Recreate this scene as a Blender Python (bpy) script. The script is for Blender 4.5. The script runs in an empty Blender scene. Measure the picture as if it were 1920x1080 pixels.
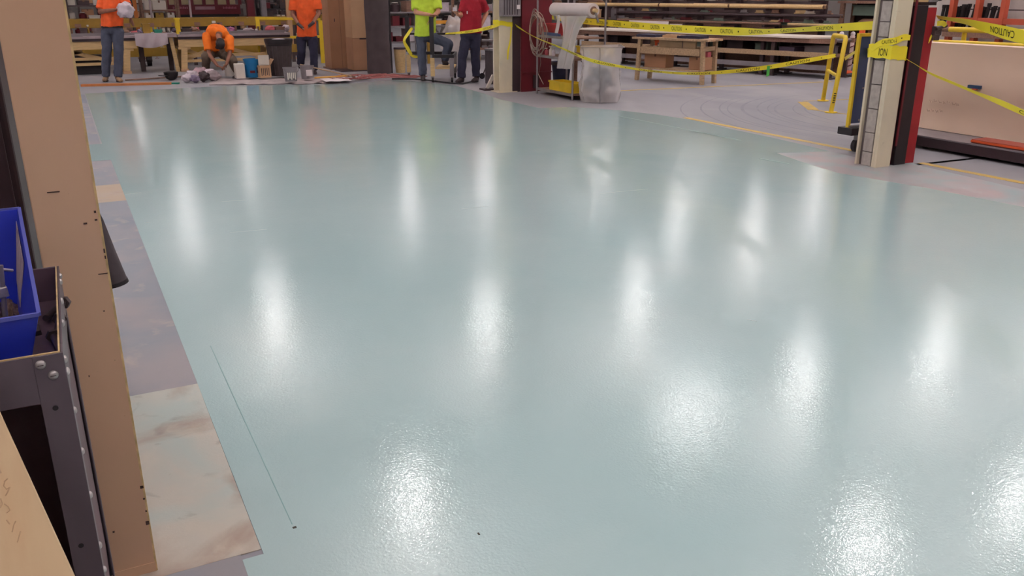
import bpy, math, random
from mathutils import Vector, Matrix, noise
random.seed(7)
S = bpy.context.scene
C = S.collection
PI = math.pi

# ------------------------------------------------------------------ camera
F = 1600.0                      # focal length in pixels of a 1920 x 1080 frame
PIT = math.radians(19.1); YAW = math.radians(27.3); EYE = 1.68
cam_d = bpy.data.cameras.new('camera'); cam_d.sensor_width = 36; cam_d.lens = 36 * F / 1920
cam_d.clip_start = 0.05; cam_d.clip_end = 300
cam = bpy.data.objects.new('camera', cam_d); C.objects.link(cam)
cam.location = (0, 0, EYE); cam.rotation_euler = (PI / 2 - PIT, 0, -YAW)
S.camera = cam
# ------------------------------------------------------------------ world, exposure
w = bpy.data.worlds.new('World'); S.world = w; w.use_nodes = True
w.node_tree.nodes['Background'].inputs[0].default_value = (0.5, 0.48, 0.48, 1)
w.node_tree.nodes['Background'].inputs[1].default_value = 0.3
S.view_settings.view_transform = 'Standard'; S.view_settings.look = 'None'
S.view_settings.exposure = 0.34; S.view_settings.gamma = 1.0
S.view_settings.use_curve_mapping = False
LAMP_W = 24.0
LAMP_COL = (1.0, 0.95, 0.94)
UP_FILL = 5.4                      # strength of the fill light added above each lamp, relative to the lamp

# ------------------------------------------------------------------ picture geometry (measuring helpers)
sp, cp = math.sin(PIT), math.cos(PIT); sy, cy = math.sin(YAW), math.cos(YAW)
def ray(px, py):
    a = (px - 960) / F; b = (540 - py) / F
    fw = cp + b * sp
    return (a * cy + fw * sy, -a * sy + fw * cy, -sp + b * cp)
def hit(px, py, x=None, y=None, z=None):
    r = ray(px, py)
    t = x / r[0] if x is not None else y / r[1] if y is not None else (z - EYE) / r[2]
    return Vector((r[0] * t, r[1] * t, EYE + r[2] * t))
def G(px, py, z=0.0): return hit(px, py, z=z)
def plan(px, py, a, b):         # meet the upright plane through plan points a and b
    r = ray(px, py); nx, ny = b[1] - a[1], a[0] - b[0]
    t = (nx * a[0] + ny * a[1]) / (nx * r[0] + ny * r[1])
    return Vector((r[0] * t, r[1] * t, EYE + r[2] * t))
def RY(x0, y0, x1, y1, y):      # pixel box on the plane y = const -> x0, x1, z0, z1
    m = (y0 + y1) / 2; c = (x0 + x1) / 2
    return hit(x0, m, y=y).x, hit(x1, m, y=y).x, hit(c, y1, y=y).z, hit(c, y0, y=y).z
def RX(x0, y0, x1, y1, x):      # pixel box on the plane x = const -> ylow, yhigh, z0, z1
    m = (y0 + y1) / 2; c = (x0 + x1) / 2
    return hit(x1, m, x=x).y, hit(x0, m, x=x).y, hit(c, y1, x=x).z, hit(c, y0, x=x).z

# ------------------------------------------------------------------ materials
def lin(c): return tuple((v / 12.92 if v <= 0.04045 else ((v + 0.055) / 1.055) ** 2.4) for v in (q / 255 for q in c))
MATS = {}
def mat(name, rgb, rough=0.55, metal=0.0, var=0.1, scale=5.0, bump=0.0, bscale=40.0, alpha=1.0, trans=0.0, spec=0.4):
    if name in MATS: return MATS[name]
    m = bpy.data.materials.new(name); m.use_nodes = True; nt = m.node_tree; N = nt.nodes; L = nt.links
    b = N['Principled BSDF']; c = lin(rgb)
    tc = N.new('ShaderNodeTexCoord'); nz = N.new('ShaderNodeTexNoise')
    nz.inputs['Scale'].default_value = scale; nz.inputs['Detail'].default_value = 5
    L.new(tc.outputs['Object'], nz.inputs['Vector'])
    rp = N.new('ShaderNodeValToRGB'); rp.color_ramp.elements[0].position = 0.3; rp.color_ramp.elements[1].position = 0.7
    rp.color_ramp.elements[0].color = (*[v * (1 - var) for v in c], 1)
    rp.color_ramp.elements[1].color = (*[min(1, v * (1 + var)) for v in c], 1)
    L.new(nz.outputs['Fac'], rp.inputs['Fac']); L.new(rp.outputs['Color'], b.inputs['Base Color'])
    b.inputs['Roughness'].default_value = rough; b.inputs['Metallic'].default_value = metal
    b.inputs['Specular IOR Level'].default_value = spec
    b.inputs['Alpha'].default_value = alpha; b.inputs['Transmission Weight'].default_value = trans
    if bump:
        n2 = N.new('ShaderNodeTexNoise'); n2.inputs['Scale'].default_value = bscale; n2.inputs['Detail'].default_value = 4
        bp = N.new('ShaderNodeBump'); bp.inputs['Strength'].default_value = bump; bp.inputs['Distance'].default_value = 0.01
        L.new(tc.outputs['Object'], n2.inputs['Vector']); L.new(n2.outputs['Fac'], bp.inputs['Height']); L.new(bp.outputs['Normal'], b.inputs['Normal'])
    MATS[name] = m; return m
def wood(name, rgb, var=0.25):
    if name in MATS: return MATS[name]
    m = mat(name, rgb, 0.6, var=var, scale=3); nt = m.node_tree
    mp = nt.nodes.new('ShaderNodeMapping'); mp.inputs['Scale'].default_value = (1.5, 14, 14)
    tc = [n for n in nt.nodes if n.type == 'TEX_COORD'][0]; nz = [n for n in nt.nodes if n.type == 'TEX_NOISE'][0]
    nt.links.new(tc.outputs['Object'], mp.inputs['Vector']); nt.links.new(mp.outputs['Vector'], nz.inputs['Vector'])
    return m
def stained(name, base, stains, scale=1.0, rough=0.5, bump=0.0, spec=0.3, stretch=(1, 1, 1)):
    """a floor colour with stains of their own shape: stains = [(rgb, noise scale, from, to, strength)]"""
    m = bpy.data.materials.new(name); m.use_nodes = True; nt = m.node_tree; N = nt.nodes; L = nt.links
    b = N['Principled BSDF']; tc = N.new('ShaderNodeTexCoord')
    mp = N.new('ShaderNodeMapping'); mp.inputs['Scale'].default_value = stretch; L.new(tc.outputs['Object'], mp.inputs['Vector'])
    last = None
    for i, (rgb, sc, a, z, k) in enumerate(stains):
        nz = N.new('ShaderNodeTexNoise'); nz.inputs['Scale'].default_value = sc * scale; nz.inputs['Detail'].default_value = 7
        nz.inputs['Distortion'].default_value = 0.6; nz.noise_dimensions = '4D'; nz.inputs['W'].default_value = 3.7 * i
        L.new(mp.outputs['Vector'], nz.inputs['Vector'])
        mr = N.new('ShaderNodeMapRange'); mr.inputs['From Min'].default_value = a; mr.inputs['From Max'].default_value = z
        mr.inputs['To Max'].default_value = k; L.new(nz.outputs['Fac'], mr.inputs['Value'])
        mx = N.new('ShaderNodeMix'); mx.data_type = 'RGBA'
        L.new(mr.outputs['Result'], mx.inputs['Factor'])
        if last is None: mx.inputs['A'].default_value = (*lin(base), 1)
        else: L.new(last, mx.inputs['A'])
        mx.inputs['B'].default_value = (*lin(rgb), 1); last = mx.outputs['Result']
    L.new(last, b.inputs['Base Color']); b.inputs['Roughness'].default_value = rough; b.inputs['Specular IOR Level'].default_value = spec
    if bump:
        n2 = N.new('ShaderNodeTexNoise'); n2.inputs['Scale'].default_value = 120; n2.inputs['Detail'].default_value = 4
        bp = N.new('ShaderNodeBump'); bp.inputs['Strength'].default_value = bump; bp.inputs['Distance'].default_value = 0.004
        L.new(tc.outputs['Object'], n2.inputs['Vector']); L.new(n2.outputs['Fac'], bp.inputs['Height']); L.new(bp.outputs['Normal'], b.inputs['Normal'])
    MATS[name] = m; return m
def coating_mat():
    m = stained('teal_coating', (168, 190, 192), [((152, 183, 186), 0.5, 0.45, 0.75, 0.6), ((178, 196, 196), 1.7, 0.5, 0.8, 0.4)], rough=0.1, spec=0.45)
    nt = m.node_tree; N = nt.nodes; L = nt.links; b = N['Principled BSDF']
    tc = [n for n in N if n.type == 'TEX_COORD'][0]
    def nb(scale, dist, strength, prev=None, det=2):
        n = N.new('ShaderNodeTexNoise'); n.inputs['Scale'].default_value = scale; n.inputs['Detail'].default_value = det
        L.new(tc.outputs['Object'], n.inputs['Vector'])
        bp = N.new('ShaderNodeBump'); bp.inputs['Strength'].default_value = strength; bp.inputs['Distance'].default_value = dist
        L.new(n.outputs['Fac'], bp.inputs['Height'])
        if prev: L.new(prev.outputs['Normal'], bp.inputs['Normal'])
        return bp
    p = nb(4.0, 0.006, 0.12); p = nb(100, 0.0018, 0.36, p)
    L.new(p.outputs['Normal'], b.inputs['Normal'])
    # rolled resin: gloss differs a little from pass to pass
    n3 = N.new('ShaderNodeTexNoise'); n3.inputs['Scale'].default_value = 0.9; n3.inputs['Detail'].default_value = 4
    mr = N.new('ShaderNodeMapRange'); mr.inputs['To Min'].default_value = 0.045; mr.inputs['To Max'].default_value = 0.085
    L.new(tc.outputs['Object'], n3.inputs['Vector']); L.new(n3.outputs['Fac'], mr.inputs['Value']); L.new(mr.outputs['Result'], b.inputs['Roughness'])
    return m

# ------------------------------------------------------------------ mesh helpers
def unit(v): v = Vector(v); return v.normalized() if v.length > 1e-9 else Vector((0, 0, 1))
def frame(d, up=(0, 0, 1)):
    d = unit(d); u = Vector(up)
    if abs(d.dot(u)) > 0.98: u = Vector((0, 1, 0)) if abs(d.y) < 0.9 else Vector((1, 0, 0))
    s = d.cross(u).normalized(); return s, s.cross(d).normalized(), d
class MB:
    def __init__(self): self.v = []; self.f = []
    def add(self, vs, fs):
        o = len(self.v); self.v += [tuple(p) for p in vs]; self.f += [tuple(i + o for i in f) for f in fs]; return self
    def hexa(self, p):
        return self.add(p, [(0, 3, 2, 1), (4, 5, 6, 7), (0, 1, 5, 4), (1, 2, 6, 5), (2, 3, 7, 6), (3, 0, 4, 7)])
    def box(self, x0, x1, y0, y1, z0, z1):
        return self.hexa([(x0, y0, z0), (x1, y0, z0), (x1, y1, z0), (x0, y1, z0), (x0, y0, z1), (x1, y0, z1), (x1, y1, z1), (x0, y1, z1)])
    def cb(self, c, sx, sy_, sz, rz=0.0, rx=0.0):
        R = Matrix.Rotation(rz, 3, 'Z') @ Matrix.Rotation(rx, 3, 'X'); c = Vector(c)
        q = [(-1, -1, -1), (1, -1, -1), (1, 1, -1), (-1, 1, -1), (-1, -1, 1), (1, -1, 1), (1, 1, 1), (-1, 1, 1)]
        return self.hexa([c + R @ Vector((a * sx / 2, b * sy_ / 2, d * sz / 2)) for a, b, d in q])
    def bar(self, p0, p1, w, h, up=(0, 0, 1)):
        p0 = Vector(p0); p1 = Vector(p1); s, u, d = frame(p1 - p0, up)
        q = [(-1, -1), (1, -1), (1, 1), (-1, 1)]
        return self.hexa([p0 + s * a * w / 2 + u * b * h / 2 for a, b in q] + [p1 + s * a * w / 2 + u * b * h / 2 for a, b in q])
    def tube(self, p0, p1, r0, r1=None, n=12, cap=True):
        p0 = Vector(p0); p1 = Vector(p1); r1 = r0 if r1 is None else r1; s, u, d = frame(p1 - p0)
        vs = []
        for p, r in ((p0, r0), (p1, r1)):
            vs += [p + (s * math.cos(2 * PI * i / n) + u * math.sin(2 * PI * i / n)) * r for i in range(n)]
        fs = [(i, (i + 1) % n, n + (i + 1) % n, n + i) for i in range(n)]
        if cap: fs += [tuple(range(n - 1, -1, -1)), tuple(range(n, 2 * n))]
        return self.add(vs, fs)
    def path(self, pts, r, n=8, flat=1.0):
        pts = [Vector(p) for p in pts]; vs = []; m = len(pts)
        for k, p in enumerate(pts):
            d = pts[min(k + 1, m - 1)] - pts[max(k - 1, 0)]; s, u, _ = frame(d)
            rr = r[k] if isinstance(r, (list, tuple)) else r
            vs += [p + s * math.cos(2 * PI * i / n) * rr + u * math.sin(2 * PI * i / n) * rr * flat for i in range(n)]
        fs = [(k * n + i, k * n + (i + 1) % n, (k + 1) * n + (i + 1) % n, (k + 1) * n + i) for k in range(m - 1) for i in range(n)]
        fs += [tuple(range(n - 1, -1, -1)), tuple(range((m - 1) * n, m * n))]
        return self.add(vs, fs)
    def lathe(self, prof, n=20, c=(0, 0, 0), cap=True):
        vs = []; m = len(prof)
        for r, z in prof: vs += [(c[0] + r * math.cos(2 * PI * i / n), c[1] + r * math.sin(2 * PI * i / n), c[2] + z) for i in range(n)]
        fs = [(k * n + i, k * n + (i + 1) % n, (k + 1) * n + (i + 1) % n, (k + 1) * n + i) for k in range(m - 1) for i in range(n)]
        if cap: fs += [tuple(range(n - 1, -1, -1)), tuple(range((m - 1) * n, m * n))]
        return self.add(vs, fs)
    def prism(self, poly, z0, z1):
        n = len(poly); vs = [(p[0], p[1], z0) for p in poly] + [(p[0], p[1], z1) for p in poly]
        return self.add(vs, [tuple(range(n - 1, -1, -1)), tuple(range(n, 2 * n))] + [(i, (i + 1) % n, n + (i + 1) % n, n + i) for i in range(n)])
    def loft(self, secs, n=14):
        """secs = [(centre, half width, half depth, width axis, depth axis)]"""
        vs = []; m = len(secs)
        for c, a, b, X, Y in secs:
            c = Vector(c); X = Vector(X); Y = Vector(Y)
            vs += [c + X * a * math.cos(2 * PI * i / n) + Y * b * math.sin(2 * PI * i / n) for i in range(n)]
        fs = [(k * n + i, k * n + (i + 1) % n, (k + 1) * n + (i + 1) % n, (k + 1) * n + i) for k in range(m - 1) for i in range(n)]
        fs += [tuple(range(n - 1, -1, -1)), tuple(range((m - 1) * n, m * n))]
        return self.add(vs, fs)
    def ell(self, c, rx, ry, rz, X=(1, 0, 0), Y=(0, 1, 0), Z=(0, 0, 1), n=14, m=9):
        c = Vector(c); X = Vector(X); Y = Vector(Y); Z = Vector(Z); secs = []
        for k in range(m + 1):
            t = -PI / 2 + PI * (0.04 + 0.92 * k / m); secs.append((c + Z * rz * math.sin(t), rx * math.cos(t), ry * math.cos(t), X, Y))
        return self.loft(secs, n)
    def cap(self, p0, p1, r0, r1):
        self.tube(p0, p1, r0, r1, 12)
        self.ell(p0, r0, r0, r0); return self.ell(p1, r1, r1, r1)
    def grid(self, fn, nu, nv, thick=0.0):
        vs = [Vector(fn(i / (nu - 1), j / (nv - 1))) for j in range(nv) for i in range(nu)]
        fs = [(j * nu + i, j * nu + i + 1, (j + 1) * nu + i + 1, (j + 1) * nu + i) for j in range(nv - 1) for i in range(nu - 1)]
        if thick:
            k = len(vs); nor = [Vector((0, 0, 0)) for _ in vs]
            for f in fs:
                q = (vs[f[1]] - vs[f[0]]).cross(vs[f[3]] - vs[f[0]])
                for i in f: nor[i] += q
            vs2 = [p - unit(q) * thick for p, q in zip(vs, nor)]
            fs2 = [tuple(reversed([i + k for i in f])) for f in fs]
            rim = [i for i in range(nu)] + [j * nu + nu - 1 for j in range(1, nv)] + [(nv - 1) * nu + i for i in range(nu - 2, -1, -1)] + [j * nu for j in range(nv - 2, 0, -1)]
            fs3 = [(rim[(i + 1) % len(rim)], rim[i], rim[i] + k, rim[(i + 1) % len(rim)] + k) for i in range(len(rim))]
            return self.add(vs + vs2, fs + fs2 + fs3)
        return self.add(vs, fs)
    def mesh(self, name):
        me = bpy.data.meshes.new(name); me.from_pydata(self.v, [], self.f); me.validate(); me.update(); return me
    def build(self, name, m, parent=None, smooth=False, bevel=0.0, loc=None, rz=0.0, world=False):
        if world and parent is not None:
            M = root_matrix(parent).inverted(); self.v = [tuple(M @ Vector(p)) for p in self.v]
        o = bpy.data.objects.new(name, self.mesh(name)); C.objects.link(o)
        if m: o.data.materials.append(m)
        if smooth:
            for p in o.data.polygons: p.use_smooth = True
            o.data.set_sharp_from_angle(angle=math.radians(50))
        if bevel:
            b = o.modifiers.new('bevel', 'BEVEL'); b.width = bevel; b.segments = 2; b.limit_method = 'ANGLE'
        if parent: o.parent = parent
        if loc: o.location = loc; o.rotation_euler = (0, 0, rz)
        return o
def root_matrix(o):
    M = Matrix.Translation(o.location) @ Matrix.Rotation(o.rotation_euler[2], 4, 'Z')
    return root_matrix(o.parent) @ M if o.parent else M
def tag(o, label, cat, group=None, kind=None):
    if label: o['label'] = label
    if cat: o['category'] = cat
    if group: o['group'] = group
    if kind: o['kind'] = kind
    return o
def thing(name, label, cat, loc=(0, 0, 0), rz=0.0, group=None):
    o = bpy.data.objects.new(name, None); C.objects.link(o); o.empty_display_size = 0.1
    o.location = Vector((loc[0], loc[1], loc[2] if len(loc) > 2 else 0)); o.rotation_euler = (0, 0, rz)
    return tag(o, label, cat, group)
def struct(name, mb, m, label=None, smooth=False, bevel=0.0):
    o = mb.build(name, m, None, smooth, bevel); o['kind'] = 'structure'
    if label: o['label'] = label
    return o
def solo(name, label, cat, mb, m, loc=(0, 0, 0), rz=0.0, group=None, smooth=False, bevel=0.0):
    return tag(mb.build(name, m, None, smooth, bevel, loc, rz), label, cat, group)
def dup(o, parent=None):
    c = o.copy(); C.objects.link(c); c.parent = parent
    for ch in list(o.children): dup(ch, c)
    return c

# ------------------------------------------------------------------ palette
M_conc = stained('concrete', (148, 145, 150), [((132, 132, 141), 0.35, 0.42, 0.65, 0.8), ((164, 159, 160), 1.3, 0.5, 0.75, 0.7), ((122, 120, 128), 0.8, 0.52, 0.75, 0.7)], rough=0.5, bump=0.05, spec=0.2, stretch=(1, 0.5, 1))
M_coat = coating_mat()
M_oldblue = stained('old_bluegrey_floor', (128, 131, 140), [((146, 138, 141), 2.2, 0.42, 0.62, 0.8), ((112, 122, 136), 1.4, 0.5, 0.7, 0.7), ((176, 160, 148), 5, 0.58, 0.75, 0.7)], rough=0.6, bump=0.1)
M_cream_patch = stained('scraped_cream_floor', (182, 177, 168), [((164, 180, 178), 2.5, 0.46, 0.66, 0.7), ((146, 116, 100), 2.6, 0.50, 0.68, 0.85), ((194, 184, 170), 6, 0.5, 0.7, 0.6), ((120, 108, 102), 9, 0.62, 0.78, 0.7)], rough=0.6, bump=0.12)
M_tan_patch = stained('tan_floor_patch', (166, 148, 130), [((160, 152, 150), 3, 0.45, 0.65, 0.7), ((150, 128, 112), 6, 0.55, 0.75, 0.6)], rough=0.6)
M_white_patch = stained('pale_scuffed_floor', (158, 160, 164), [((166, 146, 148), 1.6, 0.45, 0.62, 0.8), ((138, 164, 168), 2.4, 0.48, 0.68, 0.8)], rough=0.4)
M_yellow_line = stained('yellow_floor_paint', (196, 164, 84), [((158, 140, 110), 4, 0.5, 0.7, 0.7)], rough=0.5)
M_beige_steel = stained('beige_column_paint', (218, 178, 148), [((208, 166, 136), 1.5, 0.4, 0.7, 0.8), ((120, 92, 74), 60, 0.70, 0.76, 0.8), ((214, 180, 142), 2.5, 0.5, 0.7, 0.4)], rough=0.42, bump=0.03, spec=0.4)
M_beige_edge = mat('pale_edge_tone', (214, 184, 134), 0.45, var=0.25, scale=30)
M_chip = mat('paint_chip_dark', (70, 48, 42), 0.6)
M_cartgrey = mat('cart_grey_paint', (92, 80, 88), 0.42, var=0.08, scale=8, bump=0.02)
M_cartdark = mat('cart_inner_dark', (104, 80, 88), 0.55, var=0.2)
M_dark = mat('dark_panel_paint', (60, 44, 48), 0.5, var=0.2, scale=2)
M_black = mat('black_plastic', (34, 28, 32), 0.5, var=0.2)
M_rubber = mat('grey_rubber', (72, 62, 66), 0.75, var=0.1, scale=20)
M_screw = mat('zinc_screw', (186, 178, 178), 0.35, 0.6, var=0.12, scale=80)
M_steel = mat('bare_steel', (150, 142, 144), 0.4, 0.55, var=0.15)
M_darksteel = mat('dark_steel', (82, 68, 68), 0.5, 0.3, var=0.2)
M_bluebin = mat('blue_bin_plastic', (38, 54, 176), 0.38, var=0.12, scale=9, spec=0.5)
M_binlabel = mat('worn_paper_label', (176, 156, 152), 0.8, var=0.2, scale=40)
M_ply = stained('plywood_sheet', (216, 186, 148), [((206, 166, 128), 1.6, 0.45, 0.7, 0.8), ((226, 204, 166), 3, 0.5, 0.75, 0.6)], rough=0.55, stretch=(6, 1, 1))
M_pencil = mat('pencil_mark', (196, 162, 130), 0.8)
M_white = mat('white_paint', (214, 204, 194), 0.5, var=0.08, scale=3)
M_whitecol = stained('cream_column_paint', (226, 212, 186), [((190, 180, 166), 1.2, 0.5, 0.72, 0.7), ((150, 138, 126), 8, 0.66, 0.8, 0.6)], rough=0.5)
M_block = mat('grey_block', (172, 162, 156), 0.85, var=0.14, scale=20, bump=0.2)
M_mortar = mat('block_joint', (104, 92, 92), 0.9)
M_red = mat('red_steel_paint', (152, 36, 42), 0.45, var=0.14, scale=4)
M_maroon = mat('maroon_paint', (100, 26, 36), 0.45, var=0.14, scale=4)
M_yellow = mat('yellow_paint', (222, 188, 48), 0.42, var=0.1, scale=5)
M_olive = mat('dull_yellow_paint', (150, 116, 44), 0.5, var=0.16, scale=4)
M_tape = mat('caution_tape_yellow', (250, 228, 58), 0.35, var=0.06, scale=4, spec=0.5)
M_ink = mat('black_ink', (44, 38, 24), 0.6)
M_cream_wood = wood('cream_painted_wood', (204, 172, 124), 0.12)
M_wood = wood('raw_timber', (170, 142, 112))
M_brownwood = wood('weathered_timber', (134, 100, 84))
M_bench_top = mat('bench_grey_top', (156, 140, 144), 0.5, var=0.14)
M_card = mat('cardboard', (166, 122, 92), 0.8, var=0.07, scale=3)
M_card_l = mat('cardboard_light', (184, 146, 112), 0.8, var=0.07, scale=3)
M_card_tape = mat('brown_tape', (112, 80, 62), 0.5)
M_orange = mat('orange_cotton', (238, 96, 44), 0.85, var=0.12, scale=9, bump=0.25, bscale=18)
M_orange_hi = mat('bright_orange_cotton', (252, 122, 34), 0.85, var=0.12, scale=9, bump=0.25, bscale=18)
M_lime = mat('lime_cotton', (200, 226, 70), 0.85, var=0.1, scale=9, bump=0.25, bscale=18)
M_redshirt = mat('red_polo_cotton', (160, 28, 44), 0.85, var=0.14, scale=9, bump=0.25, bscale=18)
M_jeans = mat('blue_denim', (74, 78, 96), 0.9, var=0.2, scale=7, bump=0.2)
M_navy = mat('navy_trousers', (48, 46, 66), 0.9, var=0.2, scale=7, bump=0.2)
M_khaki = mat('olive_trousers', (104, 88, 76), 0.9, var=0.2, scale=7, bump=0.2)
M_skin = mat('skin_light', (206, 150, 122), 0.55, var=0.08, scale=12)
M_skin_t = mat('skin_tanned', (150, 100, 80), 0.55, var=0.08, scale=12)
M_hair = mat('dark_hair', (46, 34, 30), 0.7, var=0.3, scale=40)
M_boot = mat('tan_leather', (134, 104, 78), 0.6, var=0.2)
M_shoe = mat('dark_shoe', (66, 54, 56), 0.6, var=0.2)
M_cloth = mat('white_rag', (206, 192, 200), 0.9, var=0.1, scale=10, bump=0.2, bscale=25)
M_blue = mat('bucket_blue', (26, 110, 166), 0.4, var=0.08)
M_bluepanel = mat('slate_blue_board', (62, 76, 112), 0.5, var=0.14, scale=3)
M_film = mat('clear_film', (222, 212, 210), 0.25, var=0.05, alpha=0.55, spec=0.6)
M_bag = mat('clear_bag', (232, 224, 224), 0.18, var=0.06, alpha=0.46, bump=0.6, bscale=14, spec=0.7)
M_filmroll = mat('film_roll', (206, 192, 190), 0.35, var=0.05)
M_panel = stained('cream_panel', (228, 200, 180), [((222, 192, 172), 0.5, 0.4, 0.7, 0.7)], rough=0.5)
M_paper = mat('white_paper', (226, 214, 216), 0.8, var=0.04)
M_green = mat('dull_green_paint', (112, 128, 116), 0.5, var=0.12)
M_tealpart = mat('teal_plastic', (40, 130, 112), 0.5)
M_safety = mat('safety_orange', (226, 92, 44), 0.5, var=0.08)
M_pink = mat('pink_paint', (196, 96, 104), 0.6)
M_purple = mat('dull_purple', (120, 104, 128), 0.6)
M_greymetal = mat('grey_painted_metal', (128, 120, 124), 0.45, var=0.12)
M_wall = mat('hall_wall_paint', (176, 168, 164), 0.7, var=0.06, scale=0.6)
M_ceil = mat('ceiling_paint', (212, 206, 204), 0.7, var=0.04, scale=0.4)
def emit(name, col, s):
    m = bpy.data.materials.new(name); m.use_nodes = True; N = m.node_tree.nodes
    b = N['Principled BSDF']; b.inputs['Emission Color'].default_value = (*col, 1); b.inputs['Emission Strength'].default_value = s
    return m
M_lens = emit('lamp_lens', LAMP_COL, 6)

# ================================================================== THE HALL
X0, X1, Y0, Y1, ZC = -16, 36, -14, 66, 7.4
LE = 0.345                                       # left edge of the new coating
struct('floor', MB().prism([(X0, Y0), (X1, Y0), (X1, Y1), (X0, Y1)], -0.2, 0.0), M_conc, 'grey worn concrete factory floor')
struct('ceiling', MB().box(X0, X1, Y0, Y1, ZC, ZC + 0.2), M_ceil)
struct('wall_left', MB().box(X0 - 0.2, X0, Y0, Y1, 0, ZC), M_wall)
struct('wall_right', MB().box(X1, X1 + 0.2, Y0, Y1, 0, ZC), M_wall)
struct('wall_back', MB().box(X0, X1, Y1, Y1 + 0.2, 0, ZC), M_wall)
struct('wall_front', MB().box(X0, X1, Y0 - 0.2, Y0, 0, ZC), M_wall)
for i in range(10):
    y = -9 + i * 7.7
    b = MB().box(X0, X1, y - 0.1, y + 0.1, ZC - 0.06, ZC); b.box(X0, X1, y - 0.012, y + 0.012, ZC - 0.4, ZC - 0.06); b.box(X0, X1, y - 0.1, y + 0.1, ZC - 0.46, ZC - 0.4)
    struct('trim_%d' % (i + 1), b, M_wall, 'steel roof beam across the ceiling')
# coating, cut to the taped outline
far = [(390, 163), (500, 160), (640, 158), (735, 150), (770, 152), (850, 160), (905, 175), (935, 186), (975, 195), (1010, 203), (1075, 201), (1158, 207), (1230, 215), (1300, 226), (1373, 243), (1450, 259), (1527, 277), (1555, 284), (1500, 286), (1454, 287), (1500, 303), (1570, 325), (1612, 332), (1741, 354), (1920, 389)]
poly = [(LE, 2.38), (LE, 9.95), (-0.1, 9.95), (-0.1, 11.1), (0.32, 11.1), (LE, 16.9), (LE, 17.0)] + [tuple(G(*p)[:2]) for p in far] + [(7.0, 3.0), (6.9, 0.0), (6.9, -3.0), (0.28, -3.0), (0.28, 2.38)]
poly.reverse()
coat = struct('floor_coating', MB().prism(poly, 0.0, 0.004), M_coat, 'glossy wet pale teal epoxy floor coating')
def mark(a, b, w, m, name='scuff_line'):
    a = Vector(a); b = Vector(b); d = unit(b - a); s = Vector((-d.y, d.x, 0)) * w / 2
    mb = MB().prism([(a + s)[:2], (a - s)[:2], (b - s)[:2], (b + s)[:2]], 0.0038, 0.005); return mb.build(name, m, coat)
M_scuff = mat('scuff_teal', (112, 150, 150), 0.4); M_scratch = mat('pale_scratch', (190, 206, 206), 0.25)
mark(G(395, 650), G(470, 815), 0.004, M_scuff); mark(G(470, 815), G(548, 985), 0.003, M_scuff); mark(G(549, 992), G(556, 990), 0.01, M_ink, 'ink_tick'); mark(G(896, 1001), G(899, 1005), 0.006, M_ink, 'ink_tick')
mark(G(1160, 218), G(1390, 264), 0.02, M_scuff, 'old_joint'); mark(G(1425, 298), G(1480, 308), 0.03, M_scuff, 'old_joint')
for a, b in [((415, 379), (460, 376)), ((432, 437), (500, 431)), ((1125, 364), (1215, 355)), ((865, 393), (915, 387)), ((235, 365), (265, 362)), ((270, 419), (285, 417)), ((1400, 600), (1420, 604)), ((1250, 245), (1262, 244))]:
    mark(G(*a), G(*b), 0.006, M_scratch, 'scratch')
# bare strip along the left edge
def patch(name, pts, m, label, z=0.003):
    return struct(name, MB().prism(pts, 0, z), m, label)
patch('floor_strip_bluegrey', [(-0.5, 3.78), (LE, 3.78), (LE, 7.85), (-0.5, 7.85)], M_oldblue, 'bare blue-grey floor strip beside the new coating')
patch('floor_strip_tan', [(-0.5, 7.85), (LE, 7.85), (LE, 8.6), (-0.5, 8.6)], M_tan_patch, 'small tan bare patch in the floor strip')
patch('floor_strip_grey', [(-0.5, 8.6), (LE, 8.6), (LE, 9.95), (-0.5, 9.95)], M_oldblue, 'grey end of the bare floor strip')
patch('floor_strip_cream', [(-0.6, 2.41), (LE - 0.002, 2.41), (LE, 3.78), (-0.6, 3.78)], M_cream_patch, 'scraped cream bare floor patch with brown stains', 0.0035)
patch('floor_strip_near', [(-0.6, 1.0), (0.28, 1.0), (0.28, 2.41), (-0.6, 2.41)], M_oldblue, 'bare blue-grey floor by the beige column')
patch('floor_strip_far', [(-0.2, 11.1), (0.30, 11.1), (LE - 0.01, 16.9), (-0.2, 16.9)], M_oldblue, 'narrow grey bare strip at the far end of the left edge')
patch('floor_scuffed_corner', [tuple(G(*p)[:2]) for p in [(1454, 287), (1500, 286), (1555, 284), (1612, 297), (1700, 303), (1730, 312), (1920, 356), (1920, 389), (1741, 354), (1612, 332), (1570, 325), (1500, 303)]][::-1], M_white_patch, 'pale scuffed floor in front of the red and cream posts', 0.002)
# yellow painted lines
def fline(name, a, b, w, label):
    a = Vector(a); b = Vector(b); d = unit(b - a); s = Vector((-d.y, d.x, 0)) * w / 2
    return struct(name, MB().prism([(a + s)[:2], (a - s)[:2], (b - s)[:2], (b + s)[:2]], 0, 0.0025), M_yellow_line, label)
fline('trim_11', (7.80, 9.75, 0), (7.80, 6.45, 0), 0.09, 'yellow floor line along the coating edge')
fline('trim_12', (7.84, 5.9, 0), (7.84, 1.5, 0), 0.09, 'yellow floor line running past the red post')
fline('trim_13', G(1120, 172), G(1560, 153), 0.08, 'yellow floor line in front of the long roller table')
fline('trim_14', G(1505, 191), G(1525, 206), 0.16, 'thick yellow end of the floor box by the guard rail')
fline('trim_15', G(1525, 206), G(1640, 221), 0.06, 'yellow floor line at the foot of the guard rail')
fline('trim_16', G(1506, 190), G(1640, 184), 0.05, 'yellow floor line behind the guard rail')
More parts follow.
